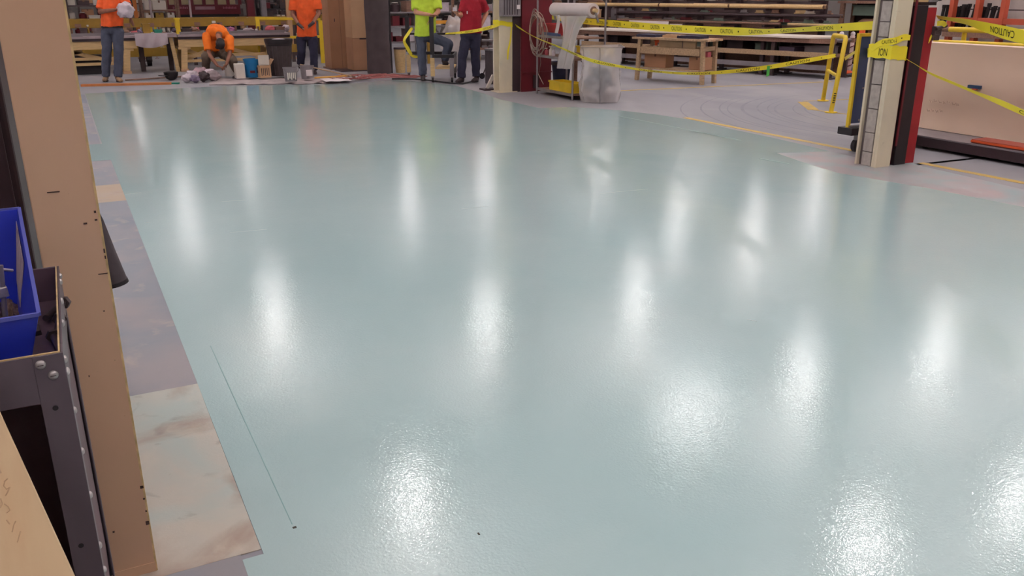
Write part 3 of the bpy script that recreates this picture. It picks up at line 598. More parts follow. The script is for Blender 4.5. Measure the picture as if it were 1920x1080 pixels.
# ================================================================== PEOPLE
def remeshed(mb, voxel, name, m, parent, iters=4, wrinkle=0.0):
    tmp = bpy.data.objects.new('tmp', mb.mesh('tmp')); C.objects.link(tmp)
    r = tmp.modifiers.new('r', 'REMESH'); r.mode = 'VOXEL'; r.voxel_size = voxel; r.use_smooth_shade = True
    s_ = tmp.modifiers.new('s', 'SMOOTH'); s_.iterations = iters; s_.factor = 0.5
    dg = bpy.context.evaluated_depsgraph_get()
    me = bpy.data.meshes.new_from_object(tmp.evaluated_get(dg)); bpy.data.objects.remove(tmp)
    if wrinkle:
        nn_ = [v.normal.copy() for v in me.vertices]; out_ = []
        for v, n_ in zip(me.vertices, nn_):
            p = v.co; k = noise.noise((p.x * 11, p.y * 11, p.z * 7)) + 0.5 * noise.noise((p.x * 26, p.y * 26, p.z * 18))
            out_ += (p + n_ * k * wrinkle)[:]
        me.vertices.foreach_set('co', out_); me.update()
    o = bpy.data.objects.new(name, me); C.objects.link(o); me.name = name
    me.materials.clear(); me.materials.append(m)
    for p in me.polygons: p.use_smooth = True
    o.parent = parent; return o
def hand(mb, wrist, d, nrm, curl, thumb):
    """palm, four fingers of unequal length and a thumb at the side of the palm"""
    d = unit(d); n = unit(Vector(nrm) - d * Vector(nrm).dot(d)); s = d.cross(n) * thumb; w_ = Vector(wrist)
    mb.loft([(w_ - d * 0.01, 0.026, 0.02, s, n), (w_ + d * 0.03, 0.036, 0.018, s, n), (w_ + d * 0.085, 0.042, 0.015, s, n), (w_ + d * 0.10, 0.036, 0.012, s, n)], 12)
    for k, ln in enumerate((0.068, 0.078, 0.073, 0.058)):
        b_ = w_ + d * 0.092 + s * (0.030 - 0.020 * k); cur = d.copy(); p = b_
        for j in range(3):
            q_ = p + cur * ln * (0.45, 0.32, 0.23)[j]; mb.cap(p, q_, 0.0092 - j * 0.0008, 0.0088 - j * 0.0008); p = q_
            cur = (cur + n * curl).normalized()
    b_ = w_ + d * 0.028 + s * 0.030; td = (d * 0.6 + s * 0.75 + n * 0.2).normalized(); q_ = b_ + td * 0.042
    mb.cap(b_, q_, 0.012, 0.0105); mb.cap(q_, q_ + (td * 0.5 + d * 0.7).normalized() * 0.034, 0.0102, 0.009)
def person(label, bx, by, J, face, shirt, pants, shoes, skin, cap=None, group=None, hem=0.0, curl=0.5, long_leg=True, hands=None, collar=None, stride=None):
    """J: joint -> (pixel x, pixel y, metres away from the camera); the body stands at the ground point of (bx, by)"""
    g = G(bx, by); d = (g.x * sy + g.y * cy) * cp + EYE * sp; hs = F / d
    up1 = Vector((g.x, g.y, 1.0)); Xc = up1.x * cy - up1.y * sy; Yf = up1.x * sy + up1.y * cy; Zc = 1 - EYE
    dd = Yf * cp - Zc * sp; vpx = (960 + F * Xc / dd, 540 - F * (Yf * sp + Zc * cp) / dd); vs = by - vpx[1]; dx = vpx[0] - bx
    rz = -YAW
    t = thing('person', label, 'person', (g.x, g.y, 0), rz, group)
    def L_(px, py, y=0.0): z = (by - py) / vs + y * 0.10; return Vector(((px - bx - dx * z) / hs + (px - 960) / F * y, y, z))
    P = {k: L_(*v) for k, v in J.items()}
    fc = unit(face); up = unit(P['neck'] - P['pel'])
    sx = unit(P['sR'] - P['sL']); hx = unit(P['hR'] - P['hL'])
    fw = unit(sx.cross(up)); fw = fw if fw.dot(fc) > 0 else -fw
    hf = unit(hx.cross(up)); hf = hf if hf.dot(fc) > 0 else -hf
    sw = (P['sR'] - P['sL']).length / 2
    # ---- body: one continuous surface
    b_ = MB(); che = P['pel'].lerp(P['neck'], 0.62) if 'che' not in P else P['che']; wai = P['pel'].lerp(che, 0.5) if 'wai' not in P else P['wai']
    def spine(secs):
        cs = [q_[0] for q_ in secs]; out = []
        for i_, (c_, a_, e_, X_) in enumerate(secs):
            tn = unit(cs[min(i_ + 1, len(cs) - 1)] - cs[max(i_ - 1, 0)]); Y_ = unit(tn.cross(X_)); out.append((c_, a_, e_, X_, Y_))
        return out
    u0 = unit(wai - P['pel']); u1 = unit(P['neck'] - che)
    b_.loft(spine([(P['pel'] - u0 * 0.06, 0.12, 0.09, hx), (P['pel'] + u0 * 0.03, 0.15, 0.105, hx), (wai, 0.135, 0.095, hx), (che, 0.15, 0.105, sx), (P['neck'] - u1 * 0.07, sw * 0.8, 0.065, sx), (P['neck'] + u1 * 0.01, 0.056, 0.056, sx)]), 16)
    hd = P['head']; hu = unit(hd - P['neck']); hF = unit(fc - hu * fc.dot(hu)) if 'look' not in P else unit(P['look'] - hd); hF = unit(hF - hu * hF.dot(hu)); hX = hF.cross(hu)
    b_.cap(P['neck'] - up * 0.04, hd - hu * 0.03, 0.058, 0.054)
    b_.ell(hd + hu * 0.02, 0.077, 0.096, 0.112, hX, hF, hu); b_.ell(hd - hu * 0.055 + hF * 0.025, 0.056, 0.066, 0.06, hX, hF, hu)
    b_.cap(hd + hF * 0.09 + hu * 0.012, hd + hF * 0.112 - hu * 0.02, 0.010, 0.014)
    for k in (-1, 1): b_.ell(hd + hX * 0.080 * k - hu * 0.005, 0.010, 0.020, 0.032, hX, hF, hu)
    b_.ell(hd + hF * 0.09 - hu * 0.056, 0.024, 0.010, 0.008, hX, hF, hu)
    for s_, k in (('L', 1), ('R', -1)):
        b_.cap(P['s' + s_], P['e' + s_], 0.05, 0.043); b_.cap(P['e' + s_], P['w' + s_], 0.046, 0.031)
        dr = unit(P['w' + s_] - P['e' + s_]); tgt = P.get('t' + s_)
        if tgt is not None: dr = unit(tgt - P['w' + s_])
        hn = (hands or {}).get(s_, (0, -0.2, -1)); hand(b_, P['w' + s_], dr, hn, curl, k)
        b_.cap(P['h' + s_], P['k' + s_], 0.072, 0.05); b_.cap(P['k' + s_], P['a' + s_], 0.05, 0.036)
    remeshed(b_, 0.009, 'body', skin, t, 2)
    # ---- clothes
    sh = MB(); hm = P['pel'] - u0 * hem
    sh.loft(spine([(hm, 0.215, 0.158, hx), (P['pel'] + u0 * 0.06, 0.213, 0.16, hx), (wai, 0.205, 0.155, hx), (che, 0.214, 0.158, sx), (P['neck'] - u1 * 0.075, sw * 1.02, 0.112, sx), (P['neck'] - u1 * 0.005, 0.085, 0.082, sx)]), 20)
    for s_ in 'LR':
        a_ = P['s' + s_]; e_ = P['e' + s_]; sh.ell(a_, 0.084, 0.084, 0.084); sh.tube(a_, a_.lerp(e_, 0.78), 0.083, 0.09, 14)
    so = remeshed(sh, 0.012, 'shirt', shirt, t, 5, 0.012)
    if collar: MB().path([P['neck'] + (sx * math.cos(a) * 0.075 + fw * math.sin(a) * 0.07) + up * 0.004 for a in [i * PI / 8 for i in range(17)]], 0.012, 6).build('collar', collar, so, True)
    pa = MB(); pa.loft([(P['pel'] + up * 0.02, 0.198, 0.14, hx, hf), (P['pel'] - up * 0.05, 0.20, 0.145, hx, hf), (P['pel'] - up * 0.12, 0.165, 0.12, hx, hf)], 18)
    for s_ in 'LR':
        h_, k_, a_ = P['h' + s_], P['k' + s_], P['a' + s_]
        pa.tube(h_ + Vector((0, 0, 0.02)), k_, 0.112, 0.09, 16); pa.ell(h_, 0.112, 0.112, 0.10); pa.ell(k_, 0.09, 0.09, 0.09); pa.tube(k_, k_.lerp(a_, 0.98), 0.09, 0.08, 16)
    remeshed(pa, 0.012, 'trousers', pants, t, 4, 0.013)
    MB().loft([(P['pel'] + up * 0.0, 0.206, 0.152, hx, hf), (P['pel'] + up * 0.035, 0.204, 0.15, hx, hf)], 20).build('belt', M_black, t, True) if hem < 0 else None
    for s_ in 'LR':
        a_ = P['a' + s_]; dr = P.get('f' + s_); dr = unit(dr - a_) if dr is not None else unit((fc.x, fc.y, 0)); dr = unit((dr.x, dr.y, 0)); sd = Vector((-dr.y, dr.x, 0)); z0 = a_.z - 0.085
        c0 = Vector((a_.x, a_.y, z0)); q = MB()
        q.loft([(c0 - dr * 0.065 + Vector((0, 0, 0.045)), 0.032, 0.040, sd, Vector((0, 0, 1))), (c0 - dr * 0.02 + Vector((0, 0, 0.055)), 0.046, 0.052, sd, Vector((0, 0, 1))), (c0 + dr * 0.07 + Vector((0, 0, 0.045)), 0.048, 0.042, sd, Vector((0, 0, 1))), (c0 + dr * 0.15 + Vector((0, 0, 0.033)), 0.046, 0.030, sd, Vector((0, 0, 1))), (c0 + dr * 0.19 + Vector((0, 0, 0.026)), 0.028, 0.020, sd, Vector((0, 0, 1)))], 14)
        q.tube(c0 - dr * 0.02 + Vector((0, 0, 0.05)), c0 - dr * 0.025 + Vector((0, 0, 0.13)), 0.05, 0.052, 14)
        so_ = q.build('shoe', shoes, t, True)
        MB().loft([(c0 + Vector((0, 0, 0.0)) + dr * 0.06, 0.05, 0.138, sd, dr), (c0 + Vector((0, 0, 0.018)) + dr * 0.06, 0.05, 0.136, sd, dr)], 18).build('sole', M_black, so_)
    # ---- head details
    if cap is None:
        MB().loft([(hd + hu * 0.045 - hF * 0.012, 0.085, 0.097, hX, hF), (hd + hu * 0.09 - hF * 0.01, 0.078, 0.088, hX, hF), (hd + hu * 0.125 - hF * 0.008, 0.055, 0.062, hX, hF), (hd + hu * 0.142 - hF * 0.008, 0.02, 0.025, hX, hF)], 18).build('hair', M_hair, t, True)
        MB().loft([(hd - hu * 0.04 - hF * 0.055, 0.055, 0.035, hX, hF), (hd + hu * 0.05 - hF * 0.045, 0.082, 0.064, hX, hF)], 14).build('hair_back', M_hair, t, True)
    else:
        cp_ = MB().loft([(hd + hu * 0.035, 0.090, 0.108, hX, hF), (hd + hu * 0.08, 0.088, 0.104, hX, hF), (hd + hu * 0.12, 0.07, 0.08, hX, hF), (hd + hu * 0.145, 0.03, 0.035, hX, hF)], 18).build('cap', cap, t, True)
        MB().loft([(hd + hu * 0.038 + hF * 0.09, 0.075, 0.012, hX, hu), (hd + hu * 0.03 + hF * 0.15, 0.065, 0.008, hX, hu), (hd + hu * 0.026 + hF * 0.175, 0.035, 0.006, hX, hu)], 12).build('visor', cap, cp_, True)
        MB().ell(hd - hu * 0.0 - hF * 0.03, 0.083, 0.08, 0.07, hX, hF, hu).build('hair', M_hair, t, True)
    for k in (-1, 1): MB().ell(hd + hF * 0.092 + hX * 0.032 * k + hu * 0.015, 0.012, 0.008, 0.009, hX, hF, hu, 10, 6).build('eye', M_white, t, True)
    return t, P, L_

fcam = (0.0, -1.0, 0.0)
# man with a cloth, orange shirt and jeans
A, PA, LA = person('person in an orange t-shirt and jeans wiping hands with a white cloth', 210, 153,
    dict(pel=(210, 52), neck=(211, -9), head=(213, -25, -0.03), sL=(192, -3), sR=(230, -3), eL=(188, 22, -0.08), wL=(215, 16, -0.28), tL=(226, 13, -0.32), eR=(240, 14, -0.08), wR=(243, 31, -0.22), tR=(248, 45, -0.24),
         hL=(201, 60), hR=(221, 60), kL=(200, 99, -0.03), kR=(222, 99, -0.03), aL=(198, 143.5, 0.0), aR=(221, 144, -0.04), fL=(193, 150, -0.3), fR=(230, 150, -0.25)),
    fcam, M_orange, M_jeans, M_boot, M_skin_t, hem=-0.02, curl=0.3, hands={'L': (0, 0, -1), 'R': (0.4, 0.8, 0)})
def rag(name, label, c, r, m, seed, flat=0.7, cat='cloth', group=None, amp=0.35, world_rot=0.0):
    q = MB(); n_, k_ = 26, 16; c = Vector(c)
    for j in range(k_ + 1):
        for i in range(n_):
            th_ = 2 * PI * i / n_; ph = -PI / 2 + PI * (0.03 + 0.94 * j / k_); v = Vector((math.cos(ph) * math.cos(th_), math.cos(ph) * math.sin(th_), math.sin(ph)))
            k = 1 + amp * noise.noise(v * 1.7 + Vector((seed, 0, 0))) + amp * 0.6 * noise.noise(v * 4.2 + Vector((0, seed, 0)))
            q.v.append(tuple(Vector((v.x * r[0], v.y * r[1], v.z * r[2])) * k))
    q.f = [(j * n_ + i, j * n_ + (i + 1) % n_, (j + 1) * n_ + (i + 1) % n_, (j + 1) * n_ + i) for j in range(k_) for i in range(n_)] + [tuple(range(n_ - 1, -1, -1)), tuple(range(k_ * n_, (k_ + 1) * n_))]
    mz = min(p[2] for p in q.v); q.v = [(p[0], p[1], p[2] - mz) for p in q.v]
    return solo(name, label, cat, q, m, tuple(c - Vector((0, 0, 0))), world_rot, group, True)
MA = root_matrix(A); c = MA @ LA(235, 31, -0.32); rag('wiping_cloth', 'crumpled white cloth held by the man in orange and jeans', c, (0.16, 0.08, 0.135), M_cloth, 3.3, world_rot=-YAW)
# crouching man
B, PB, LB = person('person in a bright orange shirt and dark cap bending over buckets', 413, 146,
    dict(pel=(405, 96, 0.22), wai=(404, 72, 0.16), che=(406, 58, 0.0), neck=(410, 62, -0.17), head=(412, 75, -0.30), look=(413, 130, -0.55), sL=(387, 66, -0.10), sR=(430, 71, -0.10), eL=(392, 98, -0.24), wL=(407, 117, -0.36), tL=(418, 121, -0.36), eR=(430, 98, -0.26), wR=(424, 114, -0.36), tR=(416, 122, -0.36),
         hL=(396, 104, 0.18), hR=(418, 104, 0.18), kL=(385, 101, -0.24), kR=(436, 108, -0.24), aL=(387, 133, 0.02), aR=(439, 138, -0.02), fL=(383, 140, -0.3), fR=(442, 146, -0.3)),
    fcam, M_orange_hi, M_khaki, M_shoe, M_skin_t, cap=M_black, hem=0.0, curl=0.6)
# man looking at his gloves
Cc, PC, LC = person('person in a long orange t-shirt and navy trousers pulling on dark gloves', 575, 138,
    dict(pel=(575, 63), neck=(573, -12), head=(572, -26, -0.04), sL=(551, -4), sR=(593, -4), eL=(549, 27, -0.06), wL=(560, 43, -0.26), tL=(570, 51, -0.30), eR=(597, 25, -0.06), wR=(586, 40, -0.26), tR=(575, 49, -0.30),
         hL=(565, 72), hR=(586, 72), kL=(565, 97, -0.03), kR=(588, 98, -0.03), aL=(564, 121, 0.1), aR=(589, 131, -0.04), fL=(562, 130, -0.25), fR=(592, 140, -0.3)),
    fcam, M_orange, M_navy, M_shoe, M_skin_t, hem=0.06, curl=0.5)
for s_ in 'LR':
    w_ = PC['w' + s_]; d_ = unit(PC['t' + s_] - w_); MB().loft([(w_ - d_ * 0.03, 0.036, 0.036, Vector((1, 0, 0)).cross(d_).normalized(), d_.cross(Vector((1, 0, 0)).cross(d_)).normalized()), (w_ + d_ * 0.05, 0.048, 0.032, Vector((1, 0, 0)).cross(d_).normalized(), d_.cross(Vector((1, 0, 0)).cross(d_)).normalized()), (w_ + d_ * 0.12, 0.046, 0.028, Vector((1, 0, 0)).cross(d_).normalized(), d_.cross(Vector((1, 0, 0)).cross(d_)).normalized())], 14).build('glove', M_rubber, Cc, True)
# lime shirt, leaning on the cart post, one foot up on the cart
D, PD, LD = person('person in a lime t-shirt and jeans leaning on a black cart post', 795, 151,
    dict(pel=(797, 64), neck=(799, -7), head=(800, -23, -0.04), sL=(779, 2), sR=(819, 2), eL=(780, 23, -0.10), wL=(806, 25, -0.28), tL=(815, 25, -0.28), eR=(821, 22, -0.08), wR=(809, 30, -0.26), tR=(803, 38, -0.28),
         hL=(789, 70), hR=(806, 70), kL=(791, 106, -0.02), kR=(841, 80, -0.12), aL=(793, 141, 0.0), aR=(833, 112, -0.02), fL=(793, 150, -0.3), fR=(841, 120, -0.3)),
    fcam, M_lime, M_jeans, M_shoe, M_skin, hem=0.04, curl=0.4)
# red polo, hand on hip
E_, PE, LE_ = person('person in a red polo shirt and jeans holding a small paper, hand on hip', 881, 154,
    dict(pel=(882, 62), neck=(884, -4), head=(880, -19, -0.05), sL=(871, 6, -0.03), sR=(903, 5, 0.03), eL=(866, 28, -0.08), wL=(858, 25, -0.24), tL=(853, 19, -0.30), eR=(911, 27, 0.12), wR=(901, 50, 0.03), tR=(894, 57, -0.05),
         hL=(875, 70), hR=(891, 70), kL=(867, 106, -0.08), kR=(891, 106, 0.04), aL=(865, 144, -0.08), aR=(893, 145, 0.02), fL=(853, 152, -0.3), fR=(880, 152, -0.3)),
    (-0.75, -0.66, 0), M_redshirt, M_navy, M_shoe, M_skin, hem=0.0, curl=0.6, collar=M_redshirt)
p = root_matrix(E_) @ LE_(853, 17, -0.42); solo('note_paper', 'small crumpled white paper held by the man in the red polo', 'paper', MB().grid(lambda u, v: ((u - 0.5) * 0.07, 0.012 * math.sin(u * 5 + v * 3), v * 0.07), 8, 8, 0.002), M_paper, tuple(p), -YAW)
p = root_matrix(E_) @ LE_(876, 22, -0.19); MB().cb(root_matrix(E_).inverted() @ p, 0.02, 0.012, 0.05).build('shirt_emblem', M_paper, E_)

# ================================================================== BACKGROUND: generic builders
def carton(name, label, x0, x1, y0, y1, z0, z1, m=None, group=None, tape=True, rz=0.0, cat='box'):
    t = thing(name, label, cat, ((x0 + x1) / 2, (y0 + y1) / 2, z0), rz, group); w_, d_, h_ = x1 - x0, y1 - y0, z1 - z0; m = m or M_card
    MB().box(-w_ / 2, w_ / 2, -d_ / 2, d_ / 2, 0, h_).build('body', m, t, bevel=min(0.006, w_ / 20))
    if tape:
        MB().box(-0.025, 0.025, -d_ / 2 - 0.0015, d_ / 2 + 0.0015, h_ * 0.001 + h_ - 0.06 if h_ > 0.2 else h_ * 0.7, h_ + 0.0015).build('tape_strip', M_card_tape, t)
        MB().box(-w_ / 2 - 0.001, w_ / 2 + 0.001, -d_ / 2 - 0.001, d_ / 2 + 0.001, h_ * 0.93, h_ * 0.94).build('flap_seam', M_card_tape, t)
    return t
def openbin(name, label, x0, x1, y0, y1, z0, z1, m, group=None, cat='bin', rz=0.0):
    t = thing(name, label, cat, ((x0 + x1) / 2, (y0 + y1) / 2, z0), rz, group); a, b, h = (x1 - x0) / 2, (y1 - y0) / 2, z1 - z0; k = 0.012
    q = MB(); q.box(-a, a, -b, b, 0, k); q.box(-a, -a + k, -b, b, k, h); q.box(a - k, a, -b, b, k, h); q.box(-a + k, a - k, -b, -b + k, k, h); q.box(-a + k, a - k, b - k, b, k, h); q.build('tub', m, t)
    q = MB(); r = 0.014; q.box(-a - r, a + r, -b - r, -b, h - 0.03, h); q.box(-a - r, a + r, b, b + r, h - 0.03, h); q.box(-a - r, -a, -b, b, h - 0.03, h); q.box(a, a + r, -b, b, h - 0.03, h); q.build('rim', m, t)
    return t
def bucket(name, label, c, r, h, m, content=None, group=None, cat='bucket', hb=True):
    t = thing(name, label, cat, c, 0, group)
    MB().lathe([(r * 0.86, 0), (r * 0.985, h * 0.93), (r * 1.05, h * 0.93), (r * 1.05, h), (r * 0.96, h), (r * 0.83, 0.02)], 22).build('pail', m, t, True)
    if content: MB().lathe([(0.001, h * 0.8), (r * 0.93, h * 0.8)], 22, cap=False).build('content', content, t)
    if hb: MB().path([(r * math.cos(a) * 1.06, r * math.sin(a) * 0.5 - r * 0.75, h * 0.86 - 0.09 * math.sin(a)) for a in [i * PI / 10 for i in range(11)]], 0.005, 6).build('handle', M_steel, t, True)
    return t
def slab_part(name, m, t, *b): return MB().box(*b).build(name, m, t, world=True)
def scraps(on, y, z, spots):
    """loose parts on a work surface: (pixel x, size x, size z, material, kind, label)"""
    for px, w_, h_, m, kind, lab in spots:
        x = hit(px, 60, y=y).x
        if kind == 'tube': solo('metal_tube', lab, 'tube', MB().tube((-w_ / 2, 0, h_ / 2), (w_ / 2, 0.05, h_ / 2), h_ / 2, n=12), m, (x, y, z), 0, on, True)
        elif kind == 'bin': openbin('parts_tray', lab, x - w_ / 2, x + w_ / 2, y - 0.1, y + 0.1, z, z + h_, m, on, 'tray')
        elif kind == 'rag': rag('rag', lab, (x, y, z), (w_ / 2, 0.1, h_ / 2), m, px * 0.13, cat='rag', group=on)
        elif kind == 'clip': 
            t = thing('metal_bracket', lab, 'bracket', (x, y, z), 0.3, on); MB().box(-w_ / 2, w_ / 2, -0.04, 0.04, 0, 0.014).build('foot', m, t); MB().box(-w_ / 2, -w_ / 2 + 0.014, -0.04, 0.04, 0.014, h_).build('upright', m, t); MB().tube((0, 0, 0.014), (0, 0, 0.045), 0.012, n=6).build('bolt', M_steel, t)
        elif kind == 'jar':
            t = thing('jar', lab, 'jar', (x, y, z), 0, on); MB().lathe([(w_ / 2, 0), (w_ / 2, h_ * 0.7), (w_ * 0.36, h_ * 0.8), (w_ * 0.36, h_ * 0.85)], 14).build('body', m, t, True); MB().lathe([(w_ * 0.4, h_ * 0.85), (w_ * 0.4, h_)], 14).build('lid', M_white, t)

# ------------------------------------------------------------------ left: two timber work benches
def timber_bench(label, xa, xb, y, z, legs, braces):
    t = thing('work_bench', label, 'bench', ((xa + xb) / 2, y + 0.4, 0))
    for k in range(3): slab_part('top_plank', M_bench_top, t, xa, xb, y - 0.02 + k * 0.29, y + 0.265 + k * 0.29, z - 0.05, z)
    slab_part('edge_strip', M_dark, t, xa, xb, y + 0.0, y + 0.03, z - 0.105, z - 0.052)
    slab_part('apron', M_cream_wood, t, xa, xb, y + 0.02, y + 0.06, z - 0.27, z - 0.107); slab_part('apron', M_cream_wood, t, xa, xb, y + 0.76, y + 0.80, z - 0.27, z - 0.06)
    for lx, sp_ in legs:
        for yy in (y + 0.08, y + 0.72):
            MB().bar((lx, yy, z - 0.28), (lx + sp_, yy, 0.06), 0.13, 0.11, (0, 1, 0)).build('leg', M_cream_wood, t, world=True)
            slab_part('foot_block', M_card_l, t, lx + sp_ - 0.08, lx + sp_ + 0.09, yy - 0.07, yy + 0.07, 0, 0.06)
        slab_part('leg_cap', M_cream_wood, t, lx - 0.13, lx + 0.13, y + 0.04, y + 0.78, z - 0.32, z - 0.272)
    for a, b in braces: MB().bar(a, b, 0.05, 0.08).build('brace', M_cream_wood, t, world=True)
    l0, l1 = legs[0][0], legs[-1][0]
    if l1 > l0: 
        for zz in (0.19, 0.30): slab_part('stretcher', M_cream_wood, t, l0, l1, y + 0.13, y + 0.17, zz, zz + 0.06)
    return t
yb_ = 20.85
timber_bench('cream timber work bench behind the man wiping his hands', -1.5, 1.58, yb_, 0.80, [(-1.2, 0.0), (1.38, -0.06)], [((-1.0, yb_ + 0.2, 0.12), (0.5, yb_ + 0.2, 0.5)), ((0.2, yb_ + 0.2, 0.5), (1.3, yb_ + 0.2, 0.2))])
timber_bench('cream timber work bench behind the crouching man', 2.44, 4.92, yb_, 0.80, [(2.56, -0.05), (4.44, -0.04)], [((2.5, yb_ + 0.2, 0.22), (3.3, yb_ + 0.2, 0.52)), ((3.3, yb_ + 0.2, 0.52), (4.4, yb_ + 0.2, 0.24)), ((2.5, yb_ + 0.25, 0.5), (3.2, yb_ + 0.25, 0.22))])
# grey beam bridging the benches with a sheet of plastic over it
t = thing('bridge_table', 'grey steel table with hanging plastic sheet between the two cream benches', 'table', (2.0, yb_ + 0.5, 0))
slab_part('top', M_bench_top, t, 1.6, 2.42, yb_ - 0.06, yb_ + 0.9, 0.75, 0.83)
for x in (1.70, 2.3): slab_part('leg', M_darksteel, t, x - 0.05, x + 0.05, yb_ + 0.5, yb_ + 0.6, 0, 0.749)
MB().bar((2.3, yb_ + 0.1, 0.74), (2.38, yb_ + 0.1, 0.0), 0.08, 0.08, (0, 1, 0)).build('leg', M_cream_wood, t, world=True)
q = MB().grid(lambda u, v: (1.56 + 0.66 * u, yb_ - 0.075 - 0.03 * math.sin(v * 2) + 0.015 * math.sin(u * 17 + v * 3), 0.838 - v * (0.20 + 0.10 * math.sin(PI * (0.15 + 0.8 * u))) ), 24, 12, 0.004)
solo('plastic_sheet', 'wrinkled grey plastic sheet hanging between the two cream benches', 'sheet', q, mat('grey_plastic_sheet', (176, 162, 168), 0.4, var=0.08), smooth=True)
# long grey extrusions lying along the bench tops
for i, (xa, xb, yy, zz, lab) in enumerate([(-0.6, 0.55, yb_ + 0.02, 0.80, 'short grey metal channel on the bench behind the man in jeans'), (0.3, 1.7, yb_ + 0.22, 0.80, 'long grey metal channel on the bench near the plastic sheet'), (2.5, 3.0, yb_ + 0.05, 0.80, 'grey metal channel on the bench beside the crouching man'), (3.2, 4.8, yb_ + 0.06, 0.80, 'long grey metal channel on the bench behind the black bin')]):
    t = thing('metal_channel', lab, 'channel', ((xa + xb) / 2, yy, zz), 0, 'metal channels on the benches'); w_ = (xb - xa) / 2
    MB().box(-w_, w_, -0.05, 0.05, 0, 0.012).build('base', M_greymetal, t); MB().box(-w_, w_, -0.05, -0.04, 0.012, 0.055).build('wall', M_greymetal, t); MB().box(-w_, w_, 0.04, 0.05, 0.012, 0.055).build('wall', M_greymetal, t)
MB_t = 'loose parts on the bench behind the man in jeans'
scraps(MB_t, yb_ + 0.45, 0.80, [(139, 0.10, 0.13, M_brownwood, 'clip', 'brown bracket on the bench beside the beige column'), (157, 0.13, 0.16, M_darksteel, 'bin', 'dark parts tray on the bench beside the man in jeans'), (166, 0.05, 0.22, M_olive, 'jar', 'olive jar on the bench beside the man in jeans'), (178, 0.12, 0.09, M_brownwood, 'clip', 'brown angle bracket on the bench at the hip of the man in jeans'),
    (238, 0.12, 0.09, M_brownwood, 'rag', 'brown rag on the bench under the wiping cloth'), (252, 0.14, 0.08, M_pink, 'rag', 'dull pink rag on the bench near the hand of the man in jeans'), (262, 0.12, 0.10, M_purple, 'rag', 'mauve rag on the bench next to the yellow tub')])
MB_t = 'loose parts between the benches'
scraps(MB_t, yb_ + 0.5, 0.83, [(275, 0.15, 0.2, M_olive, 'bin', 'square yellow tub on the grey table'), (296, 0.15, 0.07, M_tealpart, 'bin', 'low teal tray on the grey table'), (305, 0.16, 0.12, M_brownwood, 'clip', 'tall brown bracket behind the teal tray'), (316, 0.10, 0.12, M_darksteel, 'clip', 'dark bracket between the teal tray and the purple rag'), (330, 0.17, 0.10, M_purple, 'rag', 'crumpled purple rag at the end of the grey table')])
MB_t = 'loose parts on the bench behind the crouching man'
scraps(MB_t, yb_ + 0.45, 0.80, [(334, 0.09, 0.34, M_yellow, 'bin', 'upright yellow tub at the end of the second bench'), (350, 0.2, 0.11, M_darksteel, 'bin', 'dark parts tray near the crouching man'), (365, 0.22, 0.12, M_brownwood, 'rag', 'brown rag heap near the crouching man'), (376, 0.12, 0.14, M_pink, 'clip', 'pinkish bracket beside the crouching man'), (426, 0.12, 0.11, M_purple, 'rag', 'purple rag behind the crouching man'), (434, 0.15, 0.12, mat('magenta_rag', (176, 110, 150), 0.8), 'rag', 'pink rag behind the crouching man'), (446, 0.1, 0.15, M_brownwood, 'clip', 'brown bracket next to the pink rag'), (466, 0.24, 0.10, M_bench_top, 'rag', 'grey rag heap in the middle of the second bench'), (481, 0.07, 0.08, M_white, 'jar', 'small white jar on the second bench'), (490, 0.16, 0.13, M_brownwood, 'clip', 'big brown bracket on the second bench'), (507, 0.22, 0.14, M_pink, 'rag', 'large red-pink rag above the black bin'), (524, 0.2, 0.12, M_brownwood, 'bin', 'brown parts tray above the black bin'), (537, 0.16, 0.15, M_cloth, 'rag', 'whitish rag at the bench end by the man with gloves')])
# pale box on the bench above the crouching man's back
t = thing('label_printer', 'small black and white machine on the bench above the crouching man', 'machine', (hit(404, 45, y=yb_ + 0.35).x, yb_ + 0.35, 0.80))
MB().box(-0.08, 0.08, -0.08, 0.08, 0, 0.22).build('case', M_dark, t, bevel=0.006); MB().box(-0.05, 0.06, -0.084, -0.081, 0.05, 0.19).build('screen', mat('pale_lilac', (196, 184, 204), 0.5), t); MB().box(-0.07, 0.0, -0.05, 0.05, 0.221, 0.27).build('feed_tray', M_white, t)

# ------------------------------------------------------------------ left: yellow conveyor frames and machines behind the benches
def yellow_conveyor(label, xa, xb, y, zt, zb, m, legs, holes=True):
    t = thing('conveyor_frame', label, 'conveyor', ((xa + xb) / 2, y, 0))
    slab_part('side_beam', m, t, xa, xb, y, y + 0.06, zb, zt); slab_part('side_beam', m, t, xa, xb, y + 0.9, y + 0.96, zb, zt)
    n_ = int((xb - xa) / 0.3)
    for k in range(n_): MB().tube((xa + 0.15 + k * 0.3, y + 0.06, zt - 0.05), (xa + 0.15 + k * 0.3, y + 0.9, zt - 0.05), 0.035, n=8).build('roller', M_steel, t, True, world=True)
    for x in legs:
        for yy in (y + 0.02, y + 0.88): slab_part('leg', M_darksteel, t, x - 0.04, x + 0.04, yy, yy + 0.06, 0, zb)
    if holes:
        for k in range(int((xb - xa) / 0.55)): slab_part('cut_out', M_brownwood, t, xa + 0.3 + k * 0.55, xa + 0.44 + k * 0.55, y - 0.006, y - 0.001, zb + 0.01, zb + 0.10)
    return t
yellow_conveyor('upper yellow conveyor frame behind the benches', -2.0, 6.2, 24.0, 1.06, 0.86, M_olive, (-1, 1.5, 4.0, 6.0))
yellow_conveyor('low yellow conveyor frame behind the benches', -2.0, 5.6, 22.6, 0.44, 0.24, M_olive, (-1.0, 0.9, 3.0, 5.4), False)
